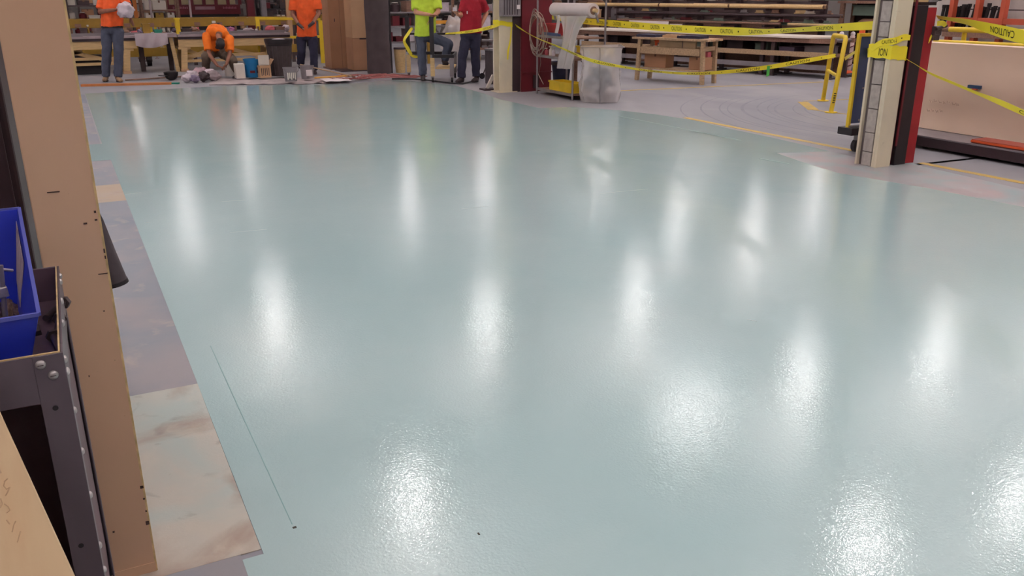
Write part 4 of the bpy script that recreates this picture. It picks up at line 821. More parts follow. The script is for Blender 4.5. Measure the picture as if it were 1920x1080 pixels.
for k, px in enumerate((266, 279)):
    x = hit(px, 105, y=22.9).x; t = thing('caster_wheel', 'dark caster wheel standing under the low yellow conveyor', 'wheel', (x, 22.95, 0), 0, 'casters under the low conveyor'); MB().tube((-0.05, 0, 0.1), (0.05, 0, 0.1), 0.1, n=16).build('tyre', M_black, t, True); MB().box(-0.07, 0.07, -0.03, 0.03, 0.1, 0.22).build('fork', M_darksteel, t)
t = thing('parts_box', 'black box under the cream bench behind the man in jeans', 'box', (0.55, 21.3, 0)); MB().box(-0.35, 0.35, -0.2, 0.2, 0, 0.36).build('body', M_black, t, bevel=0.01); MB().box(-0.36, 0.36, -0.21, 0.21, 0.361, 0.39).build('lid', M_dark, t)
# maroon machine with pale nameplates
x0, x1, z0, z1 = RY(315, 9, 451, 27, 30.0)
t = thing('maroon_machine', 'long maroon machine with pale nameplates behind the benches', 'machine', ((x0 + x1) / 2, 30.4, 0))
slab_part('skirt', M_maroon, t, x0, x1, 30.0, 30.9, z0, z1); slab_part('chassis', M_black, t, x0 + 0.05, x1 - 0.05, 30.05, 30.85, 0.55, z0); slab_part('roof', M_maroon, t, x0 - 0.1, x1 + 0.1, 29.95, 31.0, 2.1, 2.3)
for k in range(7): xx = x0 + (x1 - x0) * k / 6; slab_part('window_post', M_maroon, t, xx - 0.05, xx + 0.05, 30.0, 30.08, z1, 2.1)
slab_part('inner_wall', mat('warm_cream_wall', (206, 190, 150), 0.6), t, x0, x1, 30.8, 30.86, z1, 2.1)
for (a, b_, c_, d_, m_) in [(366, 12, 403, 18, mat('nameplate', (150, 110, 120), 0.5)), ]: 
    q = RY(a, b_, c_, d_, 30); slab_part('nameplate', m_, t, q[0], q[1], 29.985, 29.998, q[2], q[3])
for (a, c_) in ((324, 353), (418, 444)):
    for k in range(9): 
        pa_ = a + (c_ - a) * k / 9; q = RY(pa_, 12.5 + (k % 2) * 0.6, pa_ + (c_ - a) / 14, 16.5, 30); slab_part('worn_letter', mat('worn_lettering', (162, 96, 110), 0.6), t, q[0], q[1], 29.99, 29.998, q[2], q[3])
for k, xx in enumerate((x0 + 0.4, x1 - 0.4)): slab_part('leg', M_black, t, xx - 0.1, xx + 0.1, 30.2, 30.7, 0, 0.55)
# poles
for i, (px, m_, w_, lab, yy) in enumerate([(254, mat('rust_orange', (170, 96, 36), 0.5), 0.09, 'rust-orange post behind the man wiping his hands', 25.6), (283, M_bench_top, 0.045, 'thin pale grey pole between the orange post and the maroon machine', 25.4), (357, M_bench_top, 0.05, 'thin pale pole in front of the maroon machine', 25.4), (312, M_brownwood, 0.09, 'brown post at one end of the maroon machine', 29.0), (470, M_maroon, 0.22, 'wide maroon post beside the maroon machine', 28.5), (495, M_greymetal, 0.14, 'grey post behind the second bench', 27.0), (541, M_card_l, 0.12, 'tan post beside the man with gloves', 23.75)]):
    x = hit(px, 20, y=yy).x; solo('post', lab, 'post', MB().box(-w_ / 2, w_ / 2, -w_ / 2, w_ / 2, 0.0, 2.6).box(-w_, w_, -w_, w_, 0, 0.02), m_, (x, yy, 0))
# machines and stock far behind, each a simple cabinet with shelves and goods
def stock_rack(label, xa, xb, y, zs, seed, cols, frame_m, h=2.4, depth=0.6, gname=None, cell=0.34):
    rnd = random.Random(seed); t = thing('stock_rack', label, 'rack', ((xa + xb) / 2, y + depth / 2, 0))
    n_ = max(2, int((xb - xa) / 1.2) + 1)
    for k in range(n_):
        xx = xa + (xb - xa) * k / (n_ - 1)
        for yy in (y, y + depth - 0.05): slab_part('upright', frame_m, t, xx - 0.03, xx + 0.03, yy, yy + 0.05, 0, h)
    for z in zs: slab_part('shelf', frame_m, t, xa + 0.031, xb - 0.031, y + 0.01, y + depth - 0.01, z - 0.04, z)
    cn = {M_card: 'brown', M_brownwood: 'dark brown', M_dark: 'blackish', M_darksteel: 'charcoal', M_card_l: 'tan', M_white: 'white', M_maroon: 'maroon', M_bench_top: 'grey', M_yellow: 'yellow', M_olive: 'olive', M_black: 'black', M_greymetal: 'mid-grey', M_cloth: 'lilac-white'}
    for si, z in enumerate(zs):
        lv = ('lower', 'middle', 'upper')[si]
        top = (zs[si + 1] if si + 1 < len(zs) else h) - 0.08; x = xa + 0.08
        while x < xb - 0.3:
            w_ = rnd.uniform(0.5, 1.1) * cell; hh = min(top - z, rnd.uniform(0.12, 0.38)); m_ = rnd.choice(cols); k = rnd.random()
            if hh > 0.05 and x + w_ < xb - 0.08:
                if k < 0.4: carton('stock_carton', '%s carton on the %s shelf, %s' % (cn[m_], lv, label), x, x + w_, y + 0.08, y + depth - 0.1, z + 0.001, z + hh, m_, 'cartons on the ' + label)
                elif k < 0.7: openbin('stock_bin', '%s open bin on the %s shelf, %s' % (cn[m_], lv, label), x + 0.015, x + w_ - 0.015, y + 0.08, y + depth - 0.1, z + 0.001, z + hh, m_, 'bins on the ' + label)
                else: 
                    q = thing('stock_canister', '%s round canister on the %s shelf, %s' % (cn[m_], lv, label), 'canister', (x + w_ / 2, y + depth / 2, z + 0.001), 0, 'canisters on the ' + label); r_ = min(w_, 0.26) / 2
                    MB().lathe([(r_, 0), (r_, hh * 0.8), (r_ * 0.6, hh * 0.92), (r_ * 0.6, hh)], 12).build('body', m_, q, True); MB().lathe([(r_ * 0.65, hh), (r_ * 0.65, hh + 0.02)], 12).build('cap', M_white, q)
            x += w_ + rnd.uniform(0.03, 0.12)
    return t
warm = [M_card, M_brownwood, M_dark, M_darksteel, M_card_l, M_white, M_maroon]
stock_rack('brown rack behind the beige column', -1.2, 2.1, 27.2, (0.5, 0.95, 1.35), 3, warm + [M_bench_top], M_darksteel)
stock_rack('far rack behind the orange post', 2.4, 3.4, 28.0, (0.55, 0.9, 1.2), 5, [M_yellow, M_white, M_dark, M_olive], M_brownwood)
stock_rack('dark rack behind the second bench', 5.9, 9.0, 28.6, (0.5, 0.85, 1.2), 8, [M_dark, M_white, M_darksteel, M_maroon, M_white, M_black], M_black)
stock_rack('far rack behind the maroon machine', 1.0, 11.0, 37.0, (0.3, 0.8, 1.3), 11, warm, M_darksteel, cell=0.7)
# yellow guard rail beside the man with gloves
p0 = hit(478, 34, y=21.9); p1 = hit(600, 36, y=21.9)
t = thing('yellow_guard_rail', 'yellow tube guard rail behind the man with gloves', 'rail', (p1.x, 21.9, 0))
MB().bar(p0, p1, 0.06, 0.06).build('top_rail', M_yellow, t, world=True)
for p in (p0 + Vector((0.05, 0, 0)), p1): MB().box(p.x - 0.045, p.x + 0.045, 21.87, 21.93, 0, p.z - 0.031).build('post', M_yellow, t, world=True)
q = hit(541, 70, y=21.9); MB().box(q.x - 0.02, p1.x - 0.046, 21.87, 21.93, q.z - 0.03, q.z + 0.03).build('mid_rail', M_yellow, t, world=True)
# grey machine base right of it
x0, x1, z0, z1 = RY(598, 27, 640, 40, 24.2); t = thing('grey_machine', 'grey and yellow machine base beside the tall cardboard boxes', 'machine', ((x0 + x1) / 2, 24.6, 0))
slab_part('yellow_panel', M_olive, t, x0 + 0.05, x1 + 0.4, 24.2, 24.9, z0, z1); 
q = RY(598, 43, 640, 68, 24.2); slab_part('grey_frame', M_greymetal, t, x0, x1 + 0.4, 24.25, 24.9, q[2], q[3])
for a, b_ in ((600, 603), (611, 622), (627, 640)): w_ = RY(a, 56, b_, 63, 24.2); slab_part('opening', M_dark, t, w_[0], w_[1], 24.24, 24.249, w_[2], w_[3])
slab_part('base', M_dark, t, x0, x1 + 0.4, 24.3, 24.9, 0.05, q[2] - 0.001)

# ------------------------------------------------------------------ left: things lying on the floor
p0, p1 = G(153, 162), G(322, 158)
q = thing('timber_plank', 'long orange-brown timber plank lying on the floor at the boots of the man in jeans', 'plank', (p0.x, p0.y, 0)); MB().bar((p0.x, p0.y, 0.02), (p1.x, p1.y, 0.02), 0.13, 0.04).build('board', mat('orange_timber', (180, 112, 62), 0.55, var=0.15), q, world=True)
p2 = G(336, 158); MB().bar((p1.x + 0.002, p1.y, 0.02), (p2.x, p2.y, 0.02), 0.06, 0.03).build('teal_tip', M_tealpart, q, world=True)
c = G(322, 150); t = thing('hard_hat', 'black hard hat lying upside down on the floor near the plank', 'hat', (c.x, c.y, 0), 0.5); MB().lathe([(0.04, 0), (0.10, 0.03), (0.135, 0.10), (0.14, 0.16), (0.12, 0.16), (0.11, 0.1), (0.02, 0.03)], 20).build('shell', M_black, t, True); MB().cb((-0.17, 0, 0.1), 0.13, 0.17, 0.015).build('brim', M_black, t)
for i, (px, py, r, m_, lab) in enumerate([(352, 155, 0.10, M_cloth, 'small white rag at the end of the rag heap by the hard hat'), (361, 151, 0.12, M_cloth, 'white rag in the rag heap beside the mauve one'), (366, 156, 0.09, M_purple, 'mauve rag in front of the rag heap'), (376, 149, 0.15, mat('pinkish_rag', (190, 160, 168), 0.9), 'large pinkish rag on top of the rag heap'), (384, 154, 0.12, M_dark, 'dark rag in the middle of the rag heap'), (392, 150, 0.14, M_cloth, 'greyish white rag in the rag heap by the crouching man'), (401, 153, 0.13, M_bench_top, 'plain grey rag in the heap nearest the white pail')]):
    c = G(px, py); rag('rag', lab, (c.x, c.y, 0.0), (r, r * 0.9, r * 0.75), m_, i * 2.1, cat='rag', group='rags on the floor')
dc = [G(392, 160), G(640, 157), G(640, 146), G(400, 149)]
def dcl(u, v):
    a = dc[0].lerp(dc[1], u); b = dc[3].lerp(dc[2], u); p = a.lerp(b, v); return (p.x + 0.06 * noise.noise((u * 9, v * 2, 0)), p.y + 0.12 * noise.noise((u * 8, v * 3, 5)), 0.012 + 0.035 * max(0, noise.noise((u * 14, v * 5, 2))))
solo('drop_cloth', 'wrinkled brown-grey drop cloth spread under the buckets and cans', 'cloth', MB().grid(dcl, 70, 16, 0.006), mat('drop_cloth_fabric', (168, 154, 154), 0.9, var=0.2, scale=4), smooth=True)
def FG(px, py): c = G(px, py); return (c.x, c.y, 0.05)
bucket('pail', 'white plastic pail right in front of the crouching man', FG(432, 147), 0.11, 0.24, M_white, M_cloth)
c = G(451, 151); carton('white_box', 'plain white box between the crouching man and the blue bucket', c.x - 0.09, c.x + 0.09, c.y - 0.1, c.y + 0.1, 0.05, 0.33, M_white, None, False)
c = FG(475, 149); t = bucket('bucket', 'bright blue plastic bucket on the drop cloth', c, 0.165, 0.36, M_blue, M_dark)
slab_part('red_mark', M_maroon, t, c[0] - 0.08, c[0] + 0.02, c[1] - 0.166, c[1] - 0.162, 0.14, 0.19); slab_part('dark_mark', M_navy, t, c[0] + 0.05, c[0] + 0.10, c[1] - 0.162, c[1] - 0.158, 0.14, 0.25)
c = G(492, 150); t = thing('opened_carton', 'opened cream carton with dark print beside the blue bucket', 'box', (c.x + 0.05, c.y + 0.02, 0.05), 0.1)
q = MB(); q.box(-0.11, 0.11, -0.12, -0.115, 0, 0.24); q.box(-0.11, 0.11, 0.115, 0.12, 0, 0.40); q.box(-0.11, -0.105, -0.115, 0.115, 0, 0.24); q.box(0.105, 0.11, -0.115, 0.115, 0, 0.24); q.box(-0.105, 0.105, -0.115, 0.115, 0, 0.005); q.build('walls', M_card_l, t)
MB().bar((0.108, 0, 0.24), (0.19, 0, 0.36), 0.22, 0.004, (0, 0, 1)).build('flap', M_card_l, t); MB().box(-0.11, 0.11, -0.05, -0.045, 0.24, 0.44).build('flap', M_white, t)
for k in range(5): MB().box(-0.09 + k * 0.037, -0.075 + k * 0.037, -0.1222, -0.1205, 0.04 + 0.01 * (k % 2), 0.19).build('print_bar', M_darksteel, t)
c = FG(528, 146); t = thing('trash_can', 'black ribbed trash can with a grey liner beside the man with gloves', 'trash can', c)
MB().lathe([(0.20, 0), (0.255, 0.62), (0.27, 0.63), (0.28, 0.70), (0.26, 0.70), (0.19, 0.03)], 28).build('can', mat('charcoal_plastic', (62, 52, 52), 0.6, var=0.2, scale=14), t, True)
q = MB()
for k in range(16): a = 2 * PI * k / 16; q = MB(); q.bar((0.205 * math.cos(a), 0.205 * math.sin(a), 0.02), (0.254 * math.cos(a), 0.254 * math.sin(a), 0.60), 0.012, 0.014); q.build('rib', M_rubber, t)
MB().lathe([(0.26, 0.60), (0.288, 0.70), (0.282, 0.735), (0.25, 0.72), (0.22, 0.60)], 28, cap=False).build('liner', M_black, t, True); rg = MB().ell((0, -0.02, 0.68), 0.2, 0.2, 0.06); rg.build('paper_waste', M_cloth, t, True)
for px, py, r, h, lab in [(546, 157, 0.135, 0.26, 'grey metal paint can with a white smear on the drop cloth'), (577, 152, 0.135, 0.25, 'grey metal paint can with a white label behind the smeared one')]:
    c = FG(px, py); t = bucket('paint_can', lab, c, r, h, M_greymetal, M_white, 'paint cans', 'can')
    if px < 560:
        for k in range(5): slab_part('paint_run', M_white, t, c[0] - 0.09 + k * 0.035, c[0] - 0.07 + k * 0.035, c[1] - r - 0.004, c[1] - r * 0.9, 0.09 + 0.02 * (k % 2), 0.22)
    else: slab_part('label', M_paper, t, c[0] - 0.05, c[0] + 0.07, c[1] - r - 0.003, c[1] - r * 0.88, 0.11, 0.23)
dsh = G(604, 157); q = [G(600, 153), G(645, 150), G(660, 156), G(612, 158.5)]
solo('white_sheet', 'white paper sheet lying on the floor beside the drop cloth', 'sheet', MB().grid(lambda u, v: tuple(q[3].lerp(q[2], u).lerp(q[0].lerp(q[1], u), v) + Vector((0, 0, 0.055 + 0.012 * noise.noise((u * 3, v * 3, 0))))), 12, 6, 0.004), M_paper)
for i, (a, b_, r, m_, lab, za, zb_) in enumerate([((563, 121), (660, 143), 0.014, M_wood, 'long wooden roller pole lying over the paint cans', 0.26, 0.09), ((590, 146), (652, 142), 0.016, mat('yellow_pole', (214, 160, 70), 0.45), 'yellow-orange pole lying on the floor behind the white sheet', 0.09, 0.09)]):
    pa_ = G(*a, z=za); pb_ = G(*b_, z=zb_); t = thing('roller_pole', lab, 'pole', (pb_.x, pb_.y, 0)); MB().tube(pa_, pb_, r, n=10).build('shaft', m_, t, True, world=True); MB().tube(pb_ + (pb_ - pa_).normalized() * 0.001, pb_ + (pb_ - pa_).normalized() * 0.08, r * 1.3, n=10).build('threaded_tip', M_brownwood, t, True, world=True)
# tangle of red hose
rnd = random.Random(4); pts = []; c0 = G(640, 150); c1 = G(750, 148)
for k in range(110):
    u = k / 109; c = c0.lerp(c1, u); a = k * 0.61; pts.append((c.x + 0.40 * math.cos(a) + 0.15 * rnd.random(), c.y + 0.40 * math.sin(a * 1.07) + 0.12 * rnd.random(), 0.035 + 0.03 * abs(math.sin(k * 0.9))))
solo('red_hose', 'tangled heap of red hose on the floor by the tall boxes', 'hose', MB().path(pts, 0.009, 6), mat('faded_red_hose', (160, 92, 88), 0.6, var=0.2), smooth=True)
pts = [G(*p) + Vector((0, 0, 0.022)) for p in [(735, 150), (775, 150), (800, 152), (830, 156), (850, 158.5), (868, 159), (880, 156), (890, 153)]]
solo('black_cable', 'black cable lying along the far edge of the coating', 'cable', MB().path(pts, 0.014, 8), M_black, smooth=True)
t = thing('broom_handle', 'thin brown stick lying on the floor behind the man in jeans', 'stick', (*G(260, 151)[:2], 0)); MB().tube(G(235, 152) + Vector((0, 0, 0.02)), G(365, 144) + Vector((0, 0, 0.02)), 0.014, n=8).build('shaft', M_brownwood, t, True, world=True)

# ------------------------------------------------------------------ tall cardboard boxes and the dark roll
def tallbox(label, px0, px1, pxm, pyb, y, h, m):
    c0, c1 = hit(px0, pyb, y=y).x, hit(pxm, pyb, y=y).x; t = thing('tall_carton', label, 'box', ((c0 + c1) / 2, y + 0.3, 0), 0, None)
    return t, c0, c1
y = 19.9; xa = hit(622, 120, y=y).x; xb = hit(643, 125, y=y).x
t = thing('tall_carton', 'very tall brown cardboard carton beside the yellow rail', 'box', ((xa + xb) / 2, y, 0), 0)
MB().box(xa, xb + 0.25, y, y + 0.55, 0.03, 2.3).build('body', M_card, t, bevel=0.006, world=True); slab_part('pallet', M_brownwood, t, xa - 0.04, xb + 0.30, y - 0.04, y + 0.6, 0, 0.029)
for z in (1.05, ): slab_part('hand_hole', M_dark, t, xa + 0.12, xa + 0.14, y - 0.003, y - 0.0005, z, z + 0.07)
slab_part('corner_fold', M_card_tape, t, xb - 0.005, xb + 0.002, y - 0.0025, y - 0.0005, 0.03, 2.3)
y = 19.2; xa = hit(663, 120, y=y).x; xb = hit(693, 130, y=y).x; t = thing('tall_carton', 'tall lighter cardboard carton with a dark slot next to the black roll', 'box', ((xa + xb) / 2, y, 0), 0)
MB().box(xa, xb, y, y + 0.5, 0.02, 0.72).build('lower_box', M_card, t, bevel=0.006, world=True); MB().box(xa + 0.005, xb - 0.01, y + 0.01, y + 0.5, 0.722, 2.1).build('upper_box', M_card_l, t, bevel=0.006, world=True); slab_part('base_board', M_dark, t, xa - 0.3, xb, y - 0.03, y + 0.5, 0, 0.019)
q = RY(674, 71, 691, 74, y); slab_part('slot', M_dark, t, q[0], q[1], y - 0.004, y - 0.0006, q[2], q[3]); slab_part('flap_edge', M_card_tape, t, xa, xb, y - 0.003, y - 0.0006, 0.715, 0.722)
c = hit(714, 70, y=18.3); t = thing('dark_roll', 'tall dark charcoal roll of matting standing upright beside the cartons', 'roll', (c.x, 18.5, 0))
MB().lathe([(0.26, 0), (0.265, 0.05), (0.25, 0.7), (0.262, 1.4), (0.25, 2.0), (0.2, 2.0), (0.2, 1.9)], 30).build('roll', mat('charcoal_matting', (74, 62, 64), 0.8, var=0.16, scale=5, bump=0.3, bscale=12), t, True); MB().tube((0.285, 0.02, 0), (0.285, 0.02, 2.2), 0.018, n=8).build('support_pole', M_steel, t, True); MB().box(0.24, 0.275, -0.1, 0.0, 0, 2.0).build('outer_edge', M_black, t)

# ------------------------------------------------------------------ cart the lime-shirted man leans on
gx = G(812, 154.5); t = thing('stock_cart', 'cream legged stock cart with black uprights that the man in lime leans on', 'cart', (gx.x, gx.y, 0), -YAW)
MB().box(0.0, 0.42, -0.03, 0.03, 0.47, 0.53).build('front_bar', M_black, t); MB().box(-0.56, 0.42, 0.92, 0.98, 0.47, 0.53).build('rear_bar', M_black, t); MB().box(0.39, 0.42, 0.031, 0.919, 0.47, 0.53).build('end_bar', M_black, t)
for x, yy, m_ in ((0.0, 0.0, M_cream_wood), (-0.58, 0.95, M_cream_wood), (0.38, 0.0, M_greymetal), (0.38, 0.95, M_greymetal)):
    MB().box(x - 0.04, x + 0.04, yy - 0.035, yy + 0.035, 0.12, 0.469).build('leg', m_, t); MB().box(x - 0.03, x + 0.03, yy - 0.02, yy + 0.02, 0.08, 0.12).build('caster_fork', M_steel, t); MB().tube((x - 0.02, yy, 0.05), (x + 0.02, yy, 0.05), 0.05, n=14).build('caster_wheel', M_black, t, True)
MB().box(0.05, 0.41, 0.04, 0.91, 0.25, 0.28).build('lower_shelf', M_cream_wood, t)
for x, yy, h in ((-0.58, 0.95, 1.22), (0.0, 0.0, 1.24)): MB().box(x - 0.04, x + 0.04, yy - 0.035, yy + 0.035, 0.531, h).build('upright', M_black, t)
MB().box(-0.54, 0.40, 0.94, 0.96, 0.86, 0.90).build('cross_bar', M_black, t)
rag('plastic_bundle', 'heap of crumpled clear plastic behind the man in the red polo', (hit(852, 95, y=18.0).x, 18.0, 0.0), (0.27, 0.25, 0.52), M_film, 7.7, cat='plastic', amp=0.3)
t = thing('waste_bin', 'tall beige waste bin between the dark roll and the cart', 'bin', (hit(751, 120, y=18.3).x + 0.05, 18.45, 0)); MB().loft([((0, 0, 0), 0.10, 0.13, (1, 0, 0), (0, 1, 0)), ((0, 0, 0.5), 0.13, 0.16, (1, 0, 0), (0, 1, 0))], 20).build('bin', M_cream_wood, t, True); MB().loft([((0, 0, 0.501), 0.136, 0.166, (1, 0, 0), (0, 1, 0)), ((0, 0, 0.54), 0.13, 0.16, (1, 0, 0), (0, 1, 0))], 20).build('lid', M_dark, t, True)
stock_rack('grey rack behind the lime shirt', 7.3, 11.2, 22.2, (0.45, 0.85, 1.2), 21, [M_white, M_dark, M_white, M_greymetal, M_maroon, M_cloth, M_brownwood], M_greymetal, cell=0.28)
stock_rack('brown rack behind the red polo', 9.35, 11.3, 20.9, (0.3, 0.8, 1.22), 22, [M_card, M_brownwood, M_darksteel, M_greymetal, M_cloth], M_brownwood, cell=0.4)
p0, p1 = hit(820, 40, y=20.5), hit(866, 40, y=20.5); t = thing('orange_barrier', 'orange-yellow barrier beam behind the two standing men', 'barrier', ((p0.x + p1.x) / 2, 20.5, 0)); MB().box(p0.x - 0.3, p1.x + 0.5, 20.47, 20.53, p0.z - 0.06, p0.z + 0.02).build('beam', mat('amber_paint', (216, 150, 48), 0.5), t, world=True)
for x in (p0.x - 0.26, p1.x + 0.46): MB().box(x - 0.03, x + 0.03, 20.475, 20.525, 0, p0.z - 0.061).build('post', M_olive, t, world=True)
# small stand between the red polo and the pillar
c = G(922, 152); t = thing('folding_stand', 'dark folding stand with grey trays between the red polo man and the pillar', 'stand', (c.x + 0.25, c.y + 0.5, 0), -YAW)
for z in (0.45, 0.62, 0.74): MB().box(-0.2, 0.22, -0.12, 0.12, z, z + 0.03).build('tray', M_greymetal, t)
for a, b_ in (((-0.22, -0.1, 0), (0.2, -0.1, 0.95)), ((0.22, -0.1, 0), (-0.1, -0.1, 0.7)), ((-0.22, 0.1, 0), (0.2, 0.1, 0.95)), ((0.22, 0.1, 0), (-0.1, 0.1, 0.7))): MB().bar(a, b_, 0.025, 0.025).build('leg', M_darksteel, t)
MB().tube((-0.2, -0.13, 0.06), (-0.2, -0.09, 0.06), 0.06, n=14).build('wheel', M_black, t, True)
x_ = hit(928, 166, y=14.32).x; t = thing('pipe_stand', 'white pipe on a dark foot plate standing against the pillar', 'stand', (x_, 14.32, 0))
MB().box(-0.26, 0.06, -0.12, 0.12, 0, 0.03).build('foot_plate', M_dark, t); MB().tube((0, 0, 0.03), (0, 0, 0.85), 0.032, n=14).build('pipe', M_white, t, True); MB().bar((-0.16, 0, 0.031), (-0.03, 0, 0.26), 0.03, 0.06).build('brace', M_white, t); MB().tube((0.0, 0, 0.85), (-0.04, 0, 1.5), 0.01, n=8).build('rod', M_steel, t, True)
t = thing('grey_canister', 'grey upright bin beside the pillar', 'bin', (hit(930, 140, y=15.2).x, 15.3, 0)); MB().box(-0.13, 0.13, -0.12, 0.12, 0, 0.62).build('body', M_rubber, t, bevel=0.01); MB().box(-0.14, 0.14, -0.13, 0.13, 0.621, 0.66).build('lid', M_greymetal, t, bevel=0.006)

# ------------------------------------------------------------------ centre pillar, red column
p = G(937, 173); q = G(965, 174); xa, xb = 6.90, 7.16; ya = 13.82
xa = hit(937, 172, y=ya).x; xb = hit(965, 172, y=ya).x
t = thing('white_pillar', 'cream painted steel pillar with caution tape tied around it', 'column', ((xa + xb) / 2, ya + 0.1, 0))
MB().box(xa, xb, ya, ya + 0.02, 0, ZC).build('near_flange', M_whitecol, t, world=True); MB().box(xa, xb, ya + 0.22, ya + 0.24, 0, ZC).build('far_flange', M_whitecol, t, world=True); MB().box((xa + xb) / 2 - 0.01, (xa + xb) / 2 + 0.01, ya + 0.02, ya + 0.22, 0, ZC).build('web', M_whitecol, t, world=True)
MB().box(xa - 0.04, xb + 0.04, ya - 0.03, ya + 0.28, 0, 0.015).build('base_plate', M_whitecol, t, world=True)
x0, x1, z0, z1 = RY(943, 0, 977, 31, ya - 0.16); mt = thing('motor_box', 'grey ribbed motor box bolted to the white pillar', 'motor', ((x0 + x1) / 2, ya - 0.085, z0))
MB().box(x0, x1, ya - 0.16, ya - 0.005, z0, z0 + 0.5).build('case', M_greymetal, mt, bevel=0.01, world=True)
for k in range(6): MB().box(x0 + 0.02 + k * 0.05, x0 + 0.035 + k * 0.05, ya - 0.172, ya - 0.161, z0 + 0.03, z0 + 0.47).build('fin', M_rubber, mt, world=True)
MB().box(x1 - 0.09, x1 - 0.03, ya - 0.18, ya - 0.173, z0 + 0.12, z0 + 0.19).build('plate', M_paper, mt, world=True)
x0 = hit(978, 172, y=13.75).x; x1 = hit(1030, 165, y=13.75).x
t = thing('red_column', 'wide dark red steel column behind the wire shelf', 'column', ((x0 + x1) / 2, 13.95, 0))
MB().box(x0, x0 + 0.22, 13.75, 13.80, 0, ZC).build('near_flange', M_maroon, t, world=True); MB().box(x0 + 0.225, x1 + 0.05, 13.78, 13.83, 0, ZC).build('web_plate', M_maroon, t, world=True); MB().box(x0 - 0.15, x0 - 0.002, 13.80, 14.1, 0, ZC).build('side_flange', M_dark, t, world=True)
MB().box(x0 + 0.02, x1 + 0.04, 13.73, 13.749, 0.32, 0.34).build('weld_seam', M_maroon, t, world=True); MB().box(x0 + 0.25, x0 + 0.36, 13.76, 13.779, 0.05, 0.28).build('recess', M_dark, t, world=True)

# ------------------------------------------------------------------ steel shelf with film roll
sx0, sx1, syn, syf = 7.42, 8.02, 12.22, 13.42
t = thing('steel_shelf', 'open steel post shelf with wooden decks beside the red column', 'shelf', ((sx0 + sx1) / 2, (syn + syf) / 2, 0))
for x in (sx0, sx1):
    for yy in (syn, syf): MB().tube((x, yy, 0), (x, yy, 2.0), 0.017, n=10).build('post', M_steel, t, True, world=True)
for z in (0.10, 0.66, 0.99):
    for k in range(4): w_ = (sx1 - sx0 - 0.04) / 4; slab_part('deck_board', M_brownwood, t, sx0 + 0.02 + k * w_, sx0 + 0.015 + (k + 1) * w_, syn - 0.01, syf + 0.01, z - 0.025, z)
    slab_part('edge_rail', M_steel, t, sx0 - 0.012, sx0 + 0.012, syn + 0.018, syf - 0.018, z - 0.035, z + 0.005)
def onsh(px0, py0, px1, py1, z, name, label, m, kind, dx=(0.06, 0.4)):
    y0, y1, z0, z1 = RX(px0, py0, px1, py1, sx0 + 0.05)
    if kind == 'bin': return openbin(name, label, sx0 + dx[0], sx0 + dx[1], y0, y1, z + 0.001, z + max(0.08, z1 - z0), m)
    return carton(name, label, sx0 + dx[0], sx0 + dx[1], y0, y1, z + 0.001, z + z1 - z0, m, None, False)
onsh(1010, 40, 1044, 61, 1.0, 'red_bin', 'red plastic bin on the upper deck of the steel shelf', M_red, 'bin'); onsh(1012, 58, 1046, 63, 0.99, 'x', 'flat blue tray', M_blue, 'box') if False else None
y0, y1, z0, z1 = RX(1016, 58, 1046, 63, sx0); solo('blue_strip', 'flat blue tray in front of the red bin on the steel shelf', 'tray', MB().box(-0.025, 0.025, -(y1 - y0) / 2, (y1 - y0) / 2, 0, 0.04).box(-0.032, -0.025, -(y1 - y0) / 2, (y1 - y0) / 2, 0, 0.055), M_bluepanel, (sx0 + 0.03, (y0 + y1) / 2, 0.991))
onsh(1030, 150, 1073, 168, 0.10, 'yellow_bin', 'yellow plastic bin on the bottom deck of the steel shelf', M_yellow, 'bin', (0.05, 0.33))
y0, y1, z0, z1 = RX(1081, 88, 1123, 101, 8.35); openbin('yellow_bin', 'yellow plastic bin on the small stand behind the trash bag', 8.35, 8.65, y0, y1, 0.66, 0.66 + max(0.1, z1 - z0), M_yellow)
t = thing('small_stand', 'small wooden stand carrying a yellow bin behind the trash bag', 'stand', (8.5, (y0 + y1) / 2, 0)); slab_part('top', M_brownwood, t, 8.3, 8.7, y0 - 0.06, y1 + 0.06, 0.62, 0.659)
for x in (8.34, 8.66):
    for yy in (y0, y1): slab_part('leg', M_brownwood, t, x - 0.025, x + 0.025, yy - 0.025, yy + 0.025, 0, 0.619)
c = hit(1052, 149, x=8.25); t = thing('waste_basket', 'dark grey waste basket standing behind the steel shelf', 'basket', (8.25, c.y, 0)); MB().lathe([(0.13, 0), (0.18, 0.45), (0.19, 0.45), (0.19, 0.48), (0.17, 0.48), (0.12, 0.02)], 22).build('basket', M_navy, t, True); MB().lathe([(0.193, 0.42), (0.2, 0.45), (0.193, 0.482)], 22, cap=False).build('rim', M_dark, t, True)
# small bottles on the middle deck
for k, (px, h, m_) in enumerate([(1031, 0.16, M_white), (1036, 0.13, M_cloth), (1023, 0.12, M_pink)]):
    yy = hit(px, 95, x=sx0 + 0.08).y; t = thing('spray_bottle', ['white spray bottle on the middle deck of the steel shelf', 'short grey bottle on the middle deck of the steel shelf', 'pink bottle on the middle deck of the steel shelf'][k], 'bottle', (sx0 + 0.1, yy, 0.661), 0, 'bottles on the steel shelf')
    MB().lathe([(0.03, 0), (0.032, h * 0.6), (0.012, h * 0.75), (0.012, h * 0.85)], 12).build('body', m_, t, True); MB().box(-0.035, 0.012, -0.01, 0.01, h * 0.85, h).build('trigger', M_white, t)
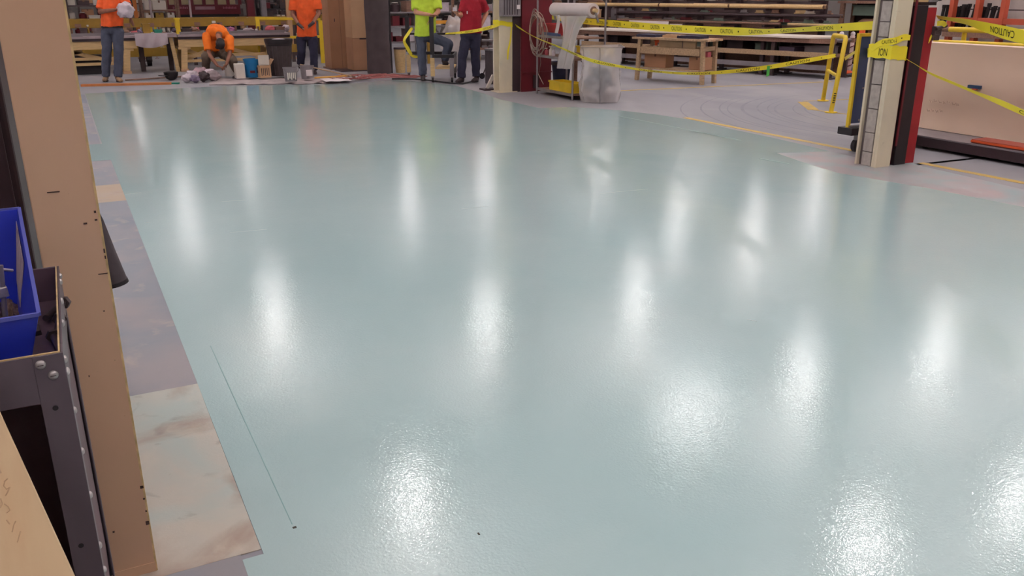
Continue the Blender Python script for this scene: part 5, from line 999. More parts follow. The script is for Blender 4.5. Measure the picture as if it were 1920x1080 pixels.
# film roll and hanging film
a = hit(1040, 17, x=sx0 - 0.06); b = hit(1113, 20, x=sx0 - 0.06); zr = 1.42; a.z = b.z = zr
t = thing('film_roll', 'big roll of clear plastic film on the steel shelf with film hanging down', 'film roll', (sx0 - 0.12, (a.y + b.y) / 2, 0))
MB().tube(a, b, 0.105, n=28).build('roll', M_filmroll, t, True, world=True); d = (b - a).normalized(); MB().tube(b + d * 0.001, b + d * 0.006, 0.062, n=20).build('core', M_brownwood, t, world=True); MB().tube(b + d * 0.006, b + d * 0.09, 0.03, n=12).build('spindle', M_cream_wood, t, True, world=True); MB().tube(a - d * 0.09, a - d * 0.001, 0.03, n=12).build('spindle', M_cream_wood, t, True, world=True)
for e_, dy_ in ((a - d * 0.06, 0), (b + d * 0.05, 0)): MB().bar(e_ - Vector((0, 0, 0.01)), Vector((sx0 - 0.0, e_.y, 1.25)), 0.02, 0.03).build('roll_bracket', M_steel, t, world=True)
def film(u, v):
    L0 = hit(1050, 30, x=sx0 - 0.19); L1 = hit(1044, 128, x=sx0 - 0.14); R0 = hit(1100, 30, x=sx0 - 0.19); R1 = hit(1072, 130, x=sx0 - 0.14); Rm = hit(1080, 62, x=sx0 - 0.15)
    top = L0.lerp(R0, u); bot = L1.lerp(R1, u); p = top.lerp(bot, v); pinch = 1 - 0.35 * math.sin(PI * min(1, v * 1.3)); mid = L0.lerp(L1, v).lerp(R0.lerp(R1, v), 0.45)
    p = mid + (p - mid) * pinch; return p + Vector((0.02 * math.sin(u * 14 + v * 3), 0, 0))
q = MB().grid(film, 22, 20, 0.003); q.build('hanging_film', M_film, t, True, world=True)
q = MB().grid(lambda u, v: hit(1044 + 6 * u - 3 * v, 28 + 34 * v, x=sx0 - 0.17) + Vector((0.012 * math.sin(u * 6 + v * 4), 0, 0)), 6, 12, 0.003); q.build('torn_strip', M_film, t, True, world=True)
# coil of wire hanging on the shelf post
c = hit(1004, 60, x=sx0 - 0.06); t = thing('wire_coil', 'loose coil of pale wire hanging on the left post of the steel shelf', 'wire coil', (c.x, c.y, c.z - 0.4))
for k in range(10):
    rx, rz_ = 0.15 + 0.018 * k, 0.28 + 0.03 * ((k * 5) % 4); pts = [(c.x + 0.01 * k - 0.03, c.y + rx * math.sin(a) + 0.02 * math.sin(a * 3 + k), c.z + 0.02 * (k % 3) - (0.06 if k > 4 else 0) + rz_ * math.cos(a)) for a in [2 * PI * i / 24 for i in range(25)]]
    MB().path(pts, 0.006, 5).build('loop', mat('pale_wire', (168, 148, 136), 0.5), t, True, world=True)
MB().path([(c.x, c.y - 0.15, c.z - 0.3), (c.x, c.y - 0.2, c.z - 0.5), (c.x, c.y - 0.12, c.z - 0.7), (c.x, c.y - 0.3, c.z - 0.85)], 0.006, 5).build('tail', MATS['pale_wire'], t, True, world=True)

# ------------------------------------------------------------------ clear trash bag on a stand
c = G(1129, 193); t = thing('trash_bag_stand', 'clear trash bag with dark waste hung on a wire stand beside the steel shelf', 'trash bag', (c.x + 0.05, c.y + 0.15, 0), -YAW)
def bagp(u, v):
    a = 2 * PI * u; k = 1.0 / max(abs(math.cos(a)), abs(math.sin(a))); k = 1 + (k - 1) * 0.75
    wz = v * 0.86; wd = 0.285 + 0.04 * v + 0.03 * math.sin(v * 7) * (1 - v); n_ = noise.noise((math.cos(a) * 2.2, math.sin(a) * 2.2, v * 4.5)) * 0.06 * (1.15 - v)
    n_ += noise.noise((math.cos(a) * 6, math.sin(a) * 6, v * 9)) * 0.022
    return ((wd * k + n_) * math.cos(a), (wd * k + n_) * math.sin(a) * 0.75, 0.012 + wz + 0.015 * math.cos(a) * v)
q = MB().grid(bagp, 73, 40, 0.0); q.build('bag', M_bag, t, True)
MB().loft([((0, 0, 0.006), 0.27, 0.2, (1, 0, 0), (0, 1, 0)), ((0, 0, 0.012), 0.28, 0.21, (1, 0, 0), (0, 1, 0))], 24).build('bag_bottom', M_bag, t)
for x, yy in ((-0.33, -0.24), (0.33, -0.24), (0.33, 0.24), (-0.33, 0.24)): pass
pts = [(0.335, -0.25, 0.868), (0.335, 0.25, 0.878), (-0.335, 0.25, 0.868), (-0.335, -0.25, 0.868), (0.335, -0.25, 0.868)]
for k in range(4): MB().tube(pts[k], pts[k + 1], 0.007, n=6).build('hoop_wire', M_steel, t, True)
for x, yy in ((-0.02, -0.26), (0.0, 0.27)): MB().tube((x, yy, 0), (x - 0.03, yy, 0.86), 0.008, n=6).build('stand_post', M_steel, t, True)
def blob(parent, name, c, r, m, seed):
    o_ = rag(name, None, c, r, m, seed); 
    for k in ('category', 'label'): 
        if k in o_: del o_[k]
    o_.parent = parent; return o_
blob(t, 'dark_waste', (-0.02, 0.0, 0.02), (0.20, 0.15, 0.24), mat('bluegrey_waste', (50, 70, 86), 0.7, var=0.3, scale=8), 2.2); blob(t, 'grey_waste', (0.12, -0.02, 0.02), (0.15, 0.12, 0.12), M_greymetal, 5.1)

# ------------------------------------------------------------------ small timber bench in the aisle
n0 = G(1313, 159); f0 = G(1197, 150); dv = (f0 - n0); ln = dv.length; rz = math.atan2(dv.y, dv.x) - PI / 2
t = thing('aisle_bench', 'tan timber work bench with a drawer, splayed legs and boxes on its lower shelf', 'bench', (n0.x, n0.y, 0), rz)   # local +y runs along the front, +x is away
TH = 0.84; dp = 0.46
for k in range(4): MB().box(-0.06 + k * 0.145, 0.08 + k * 0.145, -0.13, ln + 0.16, TH - 0.04, TH).build('top_plank', M_card_l if k % 2 else M_wood, t)
for x in (0.0, dp):
    for yy, sp_ in ((0.0, -0.03), (ln, 0.04)): MB().bar((x, yy + sp_, 0), (x, yy, TH - 0.041), 0.07, 0.07, (1, 0, 0)).build('leg', M_wood, t)
MB().box(-0.045, -0.036, 0.04, ln - 0.04, 0.53, 0.66).build('front_rail', M_wood, t); MB().box(dp + 0.036, dp + 0.05, 0.04, ln - 0.04, 0.53, 0.66).build('back_rail', M_wood, t)
MB().box(-0.02, 0.03, 0.15, ln * 0.68, 0.665, TH - 0.042).build('drawer_front', mat('olive_board', (136, 112, 84), 0.6), t); MB().box(-0.025, -0.021, ln * 0.30, ln * 0.31, 0.67, TH - 0.05).build('drawer_gap', M_dark, t)
MB().box(-0.02, dp + 0.02, 0.04, ln - 0.04, 0.23, 0.26).build('lower_shelf', M_wood, t); MB().box(0.04, dp - 0.04, -0.025, 0.025, 0.62, 0.70).build('end_rail', M_wood, t); MB().box(0.04, dp - 0.04, -0.025, 0.025, 0.2, 0.24).build('end_rail', M_wood, t)
Mb = root_matrix(t)
def onb(x, yy, z): return tuple(Mb @ Vector((x, yy, z)))
for (yy, w_, h_, lab, m_) in [(0.16, 0.34, 0.24, 'brown carton on the aisle bench shelf at its near end', M_card), (ln - 0.32, 0.5, 0.26, 'wide brown carton on the aisle bench shelf at its far end', M_card)]:
    c = onb(dp / 2, yy, 0.261); b_ = thing('carton', lab, 'box', c, rz); MB().box(-0.15, 0.15, -w_ / 2, w_ / 2, 0, h_).build('body', m_, b_, bevel=0.004); MB().box(-0.151, 0.151, -0.02, 0.02, h_ - 0.05, h_ + 0.001).build('tape_strip', M_card_tape, b_)
for (yy, w_, x, lab, m_) in [(0.35, 0.5, 0.2, 'folded navy cloth at the near end of the aisle bench', M_navy), (ln - 0.1, 0.45, 0.2, 'folded navy cloth at the far end of the aisle bench', M_navy), (ln * 0.55, 0.35, 0.25, 'tan offcut board in the middle of the aisle bench', M_card_l)]:
    c = onb(x, yy, TH + 0.001); b_ = MB().grid(lambda u, v: ((u - 0.5) * 0.34, (v - 0.5) * w_, 0.05 + 0.012 * noise.noise((u * 4, v * 5, yy))), 8, 10, 0.05); solo('folded_cloth' if m_ == M_navy else 'offcut_board', lab, 'cloth' if m_ == M_navy else 'board', b_, m_, c, rz)
b_ = thing('cordless_drill', 'red-orange cordless drill lying on the aisle bench rail', 'drill', onb(-0.005 + 0.09, ln * 0.74, 0.70), rz); MB().tube((0, -0.09, 0.07), (0, 0.07, 0.07), 0.03, n=12).build('body', M_safety, b_, True); MB().bar((0, 0.04, 0.06), (0, 0.05, -0.03), 0.03, 0.045).build('grip', M_safety, b_); MB().tube((0, -0.14, 0.07), (0, -0.091, 0.07), 0.014, n=10).build('chuck', M_steel, b_, True); MB().cb((0, 0.05, -0.03), 0.05, 0.09, 0.025).build('battery', M_white, b_)
slab_ = MB().box(0.02, 0.18, ln * 0.6, ln * 0.9, 0.64, 0.668).build('tool_ledge', M_wood, t)
for k, (yy, lab) in enumerate([(0.05, 'pink carton on the end rail of the aisle bench')]):
    b_ = thing('carton', lab, 'box', onb(dp * 0.55, 0.1, 0.531 - 0.27 + 0.0), rz); MB().box(-0.05, 0.08, -0.1, -0.02, 0.245, 0.34).build('body', M_pink, b_)
    MB().box(-0.02, 0.02, -0.08, -0.04, 0.0, 0.244).build('prop', M_wood, b_)

# ------------------------------------------------------------------ long roller table with racks behind it
P0 = G(1530, 68, z=0.84); P1 = G(1090, 52, z=0.84); dv = P1 - P0; LR = dv.length; rzr = math.atan2(dv.y, dv.x) - PI / 2
t = thing('roller_table', 'long timber roller table with dark legs across the aisle', 'table', (P0.x, P0.y, 0), rzr)
MB().box(0.0, 0.06, -0.42, LR, 0.70, 0.79).build('front_beam', M_brownwood, t); MB().box(0.84, 0.9, -0.42, LR, 0.70, 0.79).build('back_beam', M_brownwood, t)
for k in range(24): MB().tube((0.061, -0.35 + k * (LR + 0.3) / 24, 0.755), (0.839, -0.35 + k * (LR + 0.3) / 24, 0.755), 0.03, n=8).build('roller', M_steel, t, True)
MB().box(0.02, 0.08, -0.4, LR, 0.42, 0.52).build('lower_rail', M_wood, t)
for k in range(3): MB().box(0.09 + k * 0.25, 0.33 + k * 0.25, -0.4, LR, 0.44, 0.47).build('shelf_plank', M_brownwood, t)
MB().box(0.05, 0.10, -0.3, LR, 0.17, 0.27).build('foot_rail', M_greymetal, t); MB().box(0.86, 0.88, -0.3, LR, 0.04, 0.43).build('low_backing', M_brownwood, t); MB().box(0.86, 0.88, -0.3, LR, 0.475, 0.69).build('back_board', M_dark, t)  # boards added behind the table so the gaps under it look dark
for k, yy in enumerate((-0.35, 0.95, 1.2, 2.6, 3.9, 4.2, 5.5, LR - 0.1)):
    for x in (0.10, 0.77): MB().box(x, x + 0.08, yy, yy + 0.08, 0.02, 0.699).build('leg', M_dark if k % 3 == 2 else M_darksteel, t); MB().box(x - 0.05, x + 0.13, yy - 0.05, yy + 0.13, 0, 0.02).build('foot_plate', M_dark, t)
Mr = root_matrix(t)
def onr(x, yy, z): return tuple(Mr @ Vector((x, yy, z)))
q = MB().box(-0.05, 0.85, 0.15, LR + 0.9, 0, 0.03); q.hexa([(-0.05, 0.15, 0), (0.85, 0.15, 0), (0.85, 0.149, 0.03), (-0.05, 0.149, 0.03), (0.3, -0.3, 0.0), (0.7, -0.3, 0), (0.7, -0.3, 0.03), (0.3, -0.3, 0.03)])
solo('white_board', 'very long white board lying on the roller table', 'board', MB().prism([(-0.05, LR + 0.2), (-0.05, 0.15), (0.35, -0.25), (0.8, -0.25), (0.8, LR + 0.2)], 0, 0.035), mat('bright_white_laminate', (240, 226, 214), 0.5, var=0.02), onr(0, 0, 0.791), rzr)
# things on the lower shelf
rnd = random.Random(31)
for k, (yy, w_, h_, m_, lab) in enumerate([(0.1, 0.5, 0.14, M_greymetal, 'grey carton on the lower shelf at the near end of the roller table'), (0.75, 0.35, 0.10, M_purple, 'mauve carton on the lower shelf near the table end'), (1.35, 0.3, 0.16, M_green, 'green carton on the lower shelf beside the dark leg'), (2.0, 0.4, 0.2, M_dark, 'dark carton on the lower shelf under the white board'), (2.9, 0.5, 0.16, M_green, 'wide green carton on the lower shelf under the white board'), (4.6, 0.6, 0.2, M_dark, 'wide dark carton on the lower shelf behind the aisle bench'), (5.6, 0.6, 0.18, M_rubber, 'charcoal carton on the lower shelf behind the trash bag')]):
    b_ = thing('carton', lab, 'box', onr(0.5, yy, 0.471), rzr); MB().box(-0.25, 0.25, -w_ / 2, w_ / 2, 0, h_).build('body', m_, b_, bevel=0.004); MB().box(-0.26, 0.26, -w_ / 2 - 0.01, w_ / 2 + 0.01, h_ + 0.001, h_ + 0.02).build('lid', m_, b_)
# cantilever rack behind with long stock
XB = 1.5
t = thing('cantilever_rack', 'dark cantilever rack with arms holding long tubes behind the roller table', 'rack', onr(XB, 0, 0), rzr)
for k in range(6):
    yy = 0.9 + k * (LR - 0.9) / 5; MB().box(0.5, 0.62, yy - 0.06, yy + 0.06, 0, 2.6).build('upright', M_dark, t); MB().box(-0.1, 0.9, yy - 0.06, yy + 0.06, 0, 0.08).build('base', M_dark, t)
    for z in (0.98, 1.16, 1.34, 1.52): MB().box(-0.15, 0.499, yy - 0.03, yy + 0.03, z - 0.05, z - 0.005).build('arm', M_dark, t)
for k in range(5): MB().box(0.63, 0.66, 0.9, LR + 0.3, 0.15 + k * 0.45, 0.59 + k * 0.45).build('back_board', M_brownwood if k % 2 else M_darksteel, t)
arr = [(-0.10, 1.34, 0.045, 0.6, 2.9, M_cream_wood, 'tan cardboard tube on the rack arms above the near table end'), (-0.10, 1.34, 0.045, 2.95, 4.9, M_cream_wood, 'tan cardboard tube on the rack arms above the table middle'), (-0.10, 1.34, 0.045, 4.95, LR + 1, M_cream_wood, 'tan cardboard tube on the rack arms above the far table end'), (0.05, 1.34, 0.05, 0.6, 4.0, M_card_l, 'second tan tube behind the front tubes'),
       (-0.05, 1.52, 0.03, -0.1, 3.0, M_green, 'pale green tube on the top rack arms'), (0.1, 1.52, 0.035, 0.4, 6.0, M_green, 'long green tube on the top rack arms'), (-0.08, 1.16, 0.035, 0.2, LR, M_dark, 'long black tube on the second rack arms'), (0.06, 1.16, 0.04, 0.2, LR, M_darksteel, 'long dark steel tube on the second rack arms'), (-0.08, 0.98, 0.03, -0.2, 1.4, M_cream_wood, 'short tan tube on the lowest rack arms'), (-0.05, 0.98, 0.03, 1.6, LR, M_brownwood, 'long brown tube on the lowest rack arms'), (0.1, 0.98, 0.035, 0.2, LR, M_green, 'long grey-green tube on the lowest rack arms')]
for x, z, r, ya_, yb2, m_, lab in arr:
    b_ = thing('stock_tube', lab, 'tube', onr(XB + x, (ya_ + yb2) / 2, z + r - 0.004), rzr, 'long tubes on the cantilever rack'); h_ = (yb2 - ya_) / 2
    MB().tube((0, -h_, 0), (0, h_, 0), r, n=12).build('tube', m_, b_, True); MB().tube((0, -h_ - 0.012, 0), (0, -h_ - 0.001, 0), r * 0.8, n=12).build('end_plug', M_card_tape, b_)
for k in range(26):                   # brackets and offcuts lying on the rack
    yy = 0.4 + rnd.random() * (LR - 0.5); z = rnd.choice((1.16 + 0.075, 0.98 + 0.066)); m_ = rnd.choice((M_white, M_maroon, M_green, M_brownwood, M_cream_wood, M_greymetal)); nm = {M_white: 'white', M_maroon: 'maroon', M_green: 'green', M_brownwood: 'brown', M_cream_wood: 'cream', M_greymetal: 'grey'}[m_]
    b_ = thing('offcut_bracket', '%s bracket offcut lying on the %s tubes of the cantilever rack' % (nm, 'second-level' if z > 1.1 else 'lowest'), 'bracket', onr(XB + 0.0, yy, z), rzr + rnd.uniform(-0.4, 0.4), 'bracket offcuts on the rack'); w_ = rnd.uniform(0.05, 0.16); MB().box(-0.03, 0.03, -w_, w_, 0, 0.02).build('base', m_, b_); MB().box(-0.03, -0.015, -w_ * 0.8, w_ * 0.8, 0.0205, rnd.uniform(0.04, 0.075)).build('upright', m_, b_)
p_ = onr(XB + 0.2, 5.2, 0); t = thing('paper_sheets', 'white sheets standing on the roller table behind the tape', 'sheet', onr(0.95, 4.9, 0.84), rzr); MB().cb((0, 0, 0.09), 0.01, 1.2, 0.17, 0, 0).build('sheet', M_paper, t); MB().cb((0.03, -0.8, 0.06), 0.01, 0.35, 0.11).build('sheet', M_paper, t)
# goods rack farther back: fills the view above the table
stock_rack('tall rack far beyond the roller table', 15.2, 21.5, 22.5, (0.4, 0.9, 1.3), 41, [M_white, M_maroon, M_dark, M_brownwood, M_card, M_greymetal, M_darksteel], M_darksteel, cell=0.45)
stock_rack('wide rack behind the steel shelf', 12.8, 17.0, 24.8, (0.4, 0.9, 1.3), 42, [M_white, M_dark, M_brownwood, M_card, M_card_l], M_brownwood, cell=0.45)
# timber rack with green bins beside the roller table
t = thing('timber_rack', 'brown timber rack with a heaped shelf beyond the roller table', 'rack', onr(2.4, 0.0, 0), rzr)
MB().box(0.66, 0.68, -1.5, 0.7, 0.1, 1.9).build('back_board', M_dark, t)
for yy in (-1.5, -0.35, 0.6):
    for x in (0, 0.6): MB().box(x, x + 0.09, yy, yy + 0.09, 0, 1.9).build('post', M_brownwood, t)
for z in (0.25, 0.68, 1.02, 1.5): MB().box(-0.02, 0.65, -1.55, 0.75, z - 0.05, z).build('shelf', M_brownwood, t)
MB().grid(lambda u, v: (0.02 + 0.6 * u, -1.45 + 1.7 * v, 1.045 + 0.12 * math.sin(PI * u) * (0.5 + 0.5 * noise.noise((u * 3, v * 6, 0))) + 0.02), 12, 24, 0.02).build('brown_heap', wood('brown_sacking', (140, 104, 82)), t, True)
Mt = root_matrix(t)
for k, (yy, z, m_, lab) in enumerate([(-1.0, 1.19, M_green, 'green bin on the timber rack over the heap'), (0.2, 1.19, M_green, 'second green bin on the timber rack over the heap'), (-1.2, 0.681, M_dark, 'dark bin on the middle shelf of the timber rack'), (-0.2, 0.681, M_brownwood, 'brown bin on the middle shelf of the timber rack')]):
    c = Mt @ Vector((0.35, yy, z)); openbin('rack_bin', lab, c.x - 0.2, c.x + 0.2, c.y - 0.22, c.y + 0.22, z, z + 0.2, m_, None, 'bin', rzr) if False else None
    b_ = thing('rack_bin', lab, 'bin', tuple(c), rzr); MB().box(-0.2, 0.2, -0.25, 0.25, 0, 0.2).build('tub', m_, b_, bevel=0.01); MB().box(-0.215, 0.215, -0.265, 0.265, 0.201, 0.23).build('rim', m_, b_)

# ------------------------------------------------------------------ yellow guard rail, bollards
a0, a1 = G(1558, 211), G(1543, 189); b0, b1 = G(1586, 70, z=1.06), G(1563, 66, z=1.06)
t = thing('yellow_floor_rail', 'yellow tubular guard rail standing by the roller table aisle', 'rail', (a0.x, a0.y, 0))
MB().path([a0, a0.lerp(b0, 0.5), b0 - Vector((0, 0, 0.03)), b0.lerp(b1, 0.06), b1.lerp(b0, 0.06), b1 - Vector((0, 0, 0.03)), b1.lerp(a1, 0.5), a1], 0.034, 12).build('bent_tube', M_yellow, t, True, world=True)
MB().tube(a0.lerp(b0, 0.48), a1.lerp(b1, 0.48), 0.026, n=12).build('mid_rail', M_yellow, t, True, world=True)
for p in (a0, a1): MB().lathe([(0.09, 0), (0.09, 0.012), (0.05, 0.014)], 16, (p.x, p.y, 0)).build('floor_flange', M_yellow, t, True, world=True)
p = a0.lerp(b0, 0.14); q2 = a0.lerp(b0, 0.26)
for k in range(5): v = p.lerp(q2, k / 4); MB().cb(v + Vector((-0.03, -0.035, 0)), 0.03, 0.012, 0.012, -YAW).build('letter_mark', M_ink, t, world=True)
for k, (px, py) in enumerate([(1569, 139), (1590, 139)]):
    c = G(px, py); hz = 0.86; t = thing('striped_bollard', ['white bollard with red spiral stripe nearer to the yellow floor rail', 'white bollard with red spiral stripe next to the orange post'][k], 'bollard', (c.x, c.y, 0), 0, 'striped bollards')
    MB().lathe([(0.12, 0), (0.12, 0.03), (0.07, 0.06), (0.055, 0.08)], 18).build('base', M_safety if k else M_paper, t, True); MB().lathe([(0.052, 0.081), (0.052, hz - 0.06), (0.03, hz - 0.05)], 16).build('post', mat('bollard_white', (222, 196, 190), 0.5), t, True); MB().ell((0, 0, hz - 0.02), 0.05, 0.05, 0.05).build('knob', M_paper, t, True)
    MB().path([(0.053 * math.cos(a), 0.053 * math.sin(a), 0.1 + (hz - 0.2) * a / (10 * PI)) for a in [i * PI / 10 for i in range(101)]], 0.011, 5).build('spiral_stripe', M_maroon, t, True)
c = G(1606, 143); t = thing('orange_channelizer', 'tall orange channelizer post with a black base', 'traffic post', (c.x, c.y, 0)); MB().lathe([(0.24, 0), (0.24, 0.03), (0.1, 0.07)], 8).build('base', M_black, t); MB().lathe([(0.085, 0.071), (0.075, 0.85), (0.06, 0.9), (0.06, 0.97), (0.03, 0.98)], 18).build('post', M_safety, t, True); MB().lathe([(0.081, 0.55), (0.079, 0.6)], 18, cap=False).build('reflector_band', M_cloth, t, True)

# ------------------------------------------------------------------ caution tapes
def textmesh(s):
    cu = bpy.data.curves.new('txt', 'FONT'); cu.body = s; cu.size = 1.0; cu.resolution_u = 3
    o_ = bpy.data.objects.new('txt', cu); C.objects.link(o_); dg = bpy.context.evaluated_depsgraph_get(); me = bpy.data.meshes.new_from_object(o_.evaluated_get(dg))
    vs = [v.co.copy() for v in me.vertices]; fs = [tuple(p.vertices) for p in me.polygons]; bpy.data.objects.remove(o_); bpy.data.meshes.remove(me)
    mx = max(v.x for v in vs); mn = min(v.x for v in vs); h0 = min(v.y for v in vs); h1 = max(v.y for v in vs)
    return [((v.x - mn) / (mx - mn), (v.y - h0) / (h1 - h0)) for v in vs], fs
CAU = textmesh('CAUTION')
def catmull(P, n):
    P = [P[0] + (P[0] - P[1])] + P + [P[-1] + (P[-1] - P[-2])]; out = []
    for i in range(1, len(P) - 2):
        for k in range(n):
            t_ = k / n; a, b, c, d = P[i - 1], P[i], P[i + 1], P[i + 2]
            out.append(0.5 * ((2 * b) + (c - a) * t_ + (2 * a - 5 * b + 4 * c - d) * t_ ** 2 + (3 * b - a - 3 * c + d) * t_ ** 3))
    return out + [P[-2]]
def tape(label, pts, width, twist, texts, m=M_tape, flip=False):
    """pts: world points; twist: lean of the tape from upright at each point; texts: (start metres, length)"""
    cl_ = catmull(pts, 10); tw = catmull([Vector((a, w_, 0)) for a, w_ in zip(twist, width)], 10); S_ = [0.0]
    for a, b in zip(cl_, cl_[1:]): S_.append(S_[-1] + (b - a).length)
    def fr(s):
        s = max(0.0, min(S_[-1] - 1e-6, s)); i = max(k for k in range(len(S_) - 1) if S_[k] <= s); u = (s - S_[i]) / max(1e-9, S_[i + 1] - S_[i])
        p = cl_[i].lerp(cl_[i + 1], u); d = (cl_[i + 1] - cl_[i]).normalized(); q_ = tw[i].lerp(tw[i + 1], u); side = d.cross(Vector((0, 0, 1))).normalized(); up_ = side.cross(d).normalized()
        e = up_ * math.cos(q_.x) + side * math.sin(q_.x); return p, e, d.cross(e).normalized(), q_.y
    t = thing('caution_tape', label, 'tape', tuple(cl_[0]), 0); q = MB(); n_ = len(S_); vs = []
    for s in S_:
        p, e, nn, w_ = fr(s)
        vs += [p - e * w_ / 2 + nn * 0.0004, p + e * w_ / 2 + nn * 0.0004, p + e * w_ / 2 - nn * 0.0004, p - e * w_ / 2 - nn * 0.0004]
    fs = [(k * 4 + j, k * 4 + (j + 1) % 4, (k + 1) * 4 + (j + 1) % 4, (k + 1) * 4 + j) for k in range(n_ - 1) for j in range(4)]
    q.add(vs, fs + [(3, 2, 1, 0), tuple((n_ - 1) * 4 + j for j in range(4))]); q.build('strip', m, t, True, world=True)
    for st, L_ in texts:
        vs = []
        for (u, v) in CAU[0]:
            uu, vv = (u, v) if not flip else (1 - u, 1 - v)
            p, e, nn, w_ = fr(st + uu * L_); 
            cam_side = 1 if nn.dot(Vector((0, 0, EYE)) - p) > 0 else -1
            vs.append(p + e * (vv - 0.5) * w_ * 0.55 + nn * cam_side * 0.002)
        MB().add(vs, CAU[1]).build('lettering', M_ink, t, world=True)
        p, e, nn, w_ = fr(st + L_ * 1.5); MB().cb(p + nn * (0.002 if nn.dot(Vector((0, 0, EYE)) - p) > 0 else -0.002), w_ * 0.2, 0.003, w_ * 0.2, -YAW).build('dot_mark', M_ink, t, world=True)
    return t, S_[-1]
def TX(L_total, start, step, ln): 
    out = []; s = start
    while s + ln < L_total: out.append((s, ln)); s += step
    return out
pil = (hit(966, 47, y=13.80).x + 0.02, 13.80); rp = a0.lerp(b0, 0.72)
A1 = [hit(966, 47, x=7.20)] + [hit(px, py, x=7.14) for px, py in [(1000, 68), (1050, 89)]] + [hit(1105, 112, x=7.14)] + [plan(px, py, (7.22, 11.35), (rp.x, rp.y)) for px, py in [(1165, 125), (1230, 134), (1300, 138), (1370, 134), (1440, 126), (1510, 114), (1567, 104)]]
tape('yellow caution tape sagging from the white pillar to the yellow floor rail', A1, [0.06, 0.05, 0.05, 0.06, 0.05, 0.05, 0.05, 0.06, 0.065, 0.065, 0.05], [0.5, 0.9, 0.7, 0.5, 0.7, 0.9, 0.6, 0.4, 0.2, 0.1, 0.0], TX(8.5, 0.5, 0.72, 0.34))
A2 = [rp + Vector((0.0, -0.06, 0)), plan(1605, 97, (rp.x, rp.y - 0.06), (7.17, 6.1)), plan(1625, 98, (rp.x, rp.y - 0.06), (7.17, 6.1)), plan(1634, 93, (rp.x, rp.y - 0.06), (7.17, 6.1))]
tape('twisted caution tape from the yellow floor rail to the cream column', A2, [0.05, 0.035, 0.08, 0.04], [0.3, 0.9, 0.2, 0.7], [])
bk = (8.25, 13.6); e2 = (7.30, 6.24)
A3 = [plan(px, py, bk, e2) for px, py in [(1033, 31), (1090, 39), (1150, 44), (1230, 51), (1310, 56), (1380, 59), (1440, 59), (1510, 55), (1580, 51), (1649, 47)]]
tape('caution tape stretched from behind the steel shelf to the cream column', A3, [0.10] * 6 + [0.07, 0.06, 0.075, 0.085], [0.1, 0.05, 0.05, 0.1, 0.1, 0.2, 0.5, 0.6, 0.2, 0.1], TX(8.3, 0.15, 0.62, 0.27))
# right of the red post
r0 = (7.82, 5.93); r1 = (6.75, 3.5)
A4 = [plan(px, py, r0, r1) for px, py in [(1757, 32), (1775, 35), (1810, 41), (1850, 52), (1900, 65), (1960, 78), (2040, 92)]]
tape('wide caution tape running from the top of the red post over the cream panel', A4, [0.05, 0.06, 0.085, 0.10, 0.115, 0.10, 0.10], [0.7, 0.9, 0.8, 0.35, 0.15, 0.2, 0.2], [(0.93, 0.36)], flip=True)
A5 = [hit(1757, 44, y=5.90), hit(1768, 44, y=5.86), hit(1773, 49, y=5.84)]
tape('short torn caution tape end knotted to the red post', A5, [0.05, 0.06, 0.03], [0.3, 0.6, 0.2], [])
A6 = [hit(1747, 66, y=5.945), hit(1744, 73, y=5.94), hit(1741, 81, y=5.935)]
tape('small yellow tape shred hanging on the red post', A6, [0.03, 0.025, 0.01], [0, 0.2, 0.1], [])
s0 = (7.40, 5.91); s1 = (7.0, 4.0)
A7 = [plan(px, py, s0, s1) for px, py in [(1692, 106), (1715, 120), (1745, 138), (1785, 155), (1830, 174), (1875, 192), (1925, 214), (1990, 240)]]
tape('narrow twisted caution tape falling from the cream column past the panel', A7, [0.03, 0.025, 0.03, 0.03, 0.035, 0.05, 0.05, 0.05], [0.8, 1.0, 0.6, 0.4, 0.5, 0.2, 0.2, 0.2], [(1.55, 0.34)])
# wraps round the columns
def wrap(label, x0, x1, y0, y1, z, h, tilt, txt=None, m=M_tape):
    t = thing('caution_tape', label, 'tape', (x0, y0, z)); k = 0.006; cs = [(x0 - k, y1 + k), (x0 - k, y0 - k), (x1 + k, y0 - k), (x1 + k, y1 + k)]; q = MB(); n_ = 6; vs = []
    cs2 = cs + [cs[0]]; lst = []
    for i in range(4):
        for j in range(n_): u = j / n_; lst.append((cs2[i][0] * (1 - u) + cs2[i + 1][0] * u, cs2[i][1] * (1 - u) + cs2[i + 1][1] * u))
    m_ = len(lst)
    for i, (x, y) in enumerate(lst):
        zz = z + tilt * math.sin(2 * PI * i / m_ + 0.8) + 0.006 * math.sin(i * 1.9); vs += [(x, y, zz - h / 2), (x, y, zz + h / 2)]
    q.add(vs, [(2 * i, 2 * ((i + 1) % m_), 2 * ((i + 1) % m_) + 1, 2 * i + 1) for i in range(m_)]); q.build('wrap', m, t, True, world=True)
    return t
zc = hit(1670, 100, y=5.91).z
t = wrap('double band of caution tape wrapped round the cream column', 7.19, 7.40, 5.92, 6.185, zc, 0.13, 0.012)
w0, f_ = textmesh('ION'); MB().add([(7.205 + 0.012 - 0.03, 6.06 - u * 0.10, zc - 0.03 + v * 0.07) for u, v in w0], f_).build('lettering', M_ink, t, world=True)
for o_ in t.children:
    if o_.name.startswith('lettering'): o_.location.x -= 0.006
zc2 = hit(1670, 77, y=5.91).z
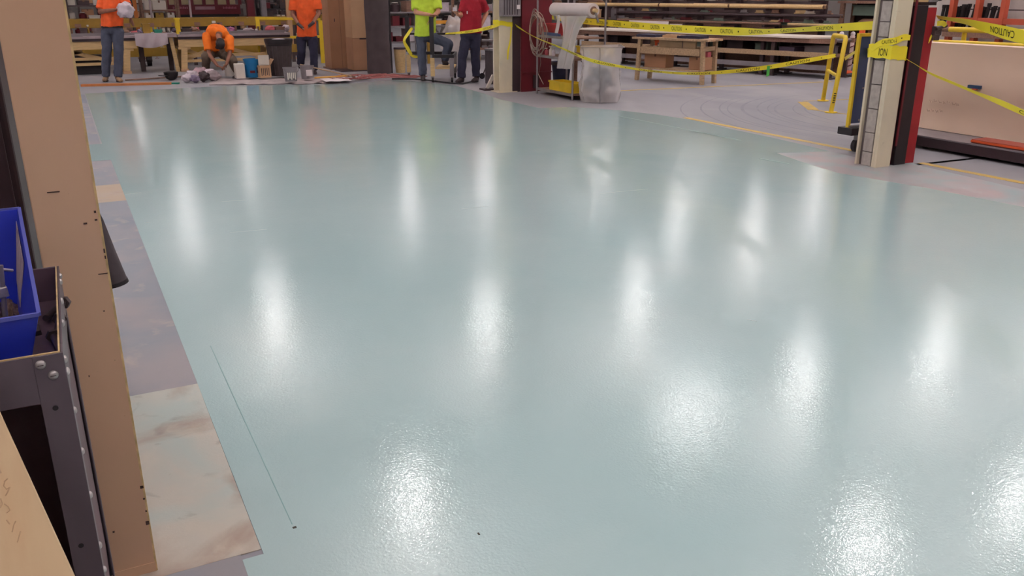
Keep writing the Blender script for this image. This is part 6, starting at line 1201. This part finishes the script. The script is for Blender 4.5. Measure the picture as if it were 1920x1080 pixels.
A8 = [hit(1634, 93, x=7.172), hit(1645, 84, x=7.175), hit(1657, 79, x=7.18), Vector((7.2, 5.908, zc2 + 0.0)), Vector((7.32, 5.908, zc2 + 0.03)), Vector((7.415, 5.91, zc2 + 0.025))]
tape('upper loose turn of caution tape round the cream column', A8, [0.04, 0.05, 0.06, 0.065, 0.06, 0.05], [0.3, 0.1, 0, 0, 0, 0], [(0.13, 0.15)])
zp = hit(950, 45, y=ya - 0.01).z
wrap('caution tape tied round the white pillar', xa, xb, ya, ya + 0.24, zp, 0.075, 0.03)
A9 = [hit(959, 50, y=ya - 0.012), hit(957, 75, y=ya - 0.012), hit(953, 95, y=ya - 0.012), hit(952, 112, y=ya - 0.012)]
tape('loose caution tape tail hanging down the white pillar', A9, [0.02, 0.025, 0.035, 0.02], [0.0, 0.0, 0.0, 0.0], [])
# left of the pillar: to the stock cart
c1 = (xa, ya); c2 = tuple(hit(832, 65, y=16.2)[:2])
A10 = [plan(px, py, c1, c2) for px, py in [(936, 46), (920, 51), (895, 57), (865, 61), (835, 63)]]
tape('caution tape crossing in front of the man in the red polo', A10, [0.055, 0.06, 0.06, 0.05, 0.035], [0.2, 0.3, 0.3, 0.5, 0.8], TX(3.2, 0.3, 0.75, 0.34))
kx = gx.y + 1.05; A11 = [hit(773, 52, y=kx), hit(766, 62, y=kx), hit(758, 76, y=kx), hit(764, 90, y=kx), hit(773, 104, y=kx), hit(783, 107, y=kx)]
tape('caution tape looped on the black upright of the stock cart', A11, [0.05, 0.06, 0.06, 0.07, 0.06, 0.05], [0.2, 0.5, 0.9, 0.5, 0.2, 0.1], [])
g1 = plan(1441, 127, (7.22, 11.35), (rp.x, rp.y)); t = thing('green_ribbon', 'small green ribbon tied on the sagging caution tape', 'ribbon', tuple(g1)); MB().grid(lambda u, v: g1 + Vector((0.03 * (u - 0.5) - 0.02, -0.03 * (u - 0.5) - 0.02, 0.03 - 0.16 * v + 0.02 * u * v)), 4, 6, 0.002).build('ribbon', mat('green_ribbon_plastic', (70, 160, 66), 0.5), t, True, world=True)
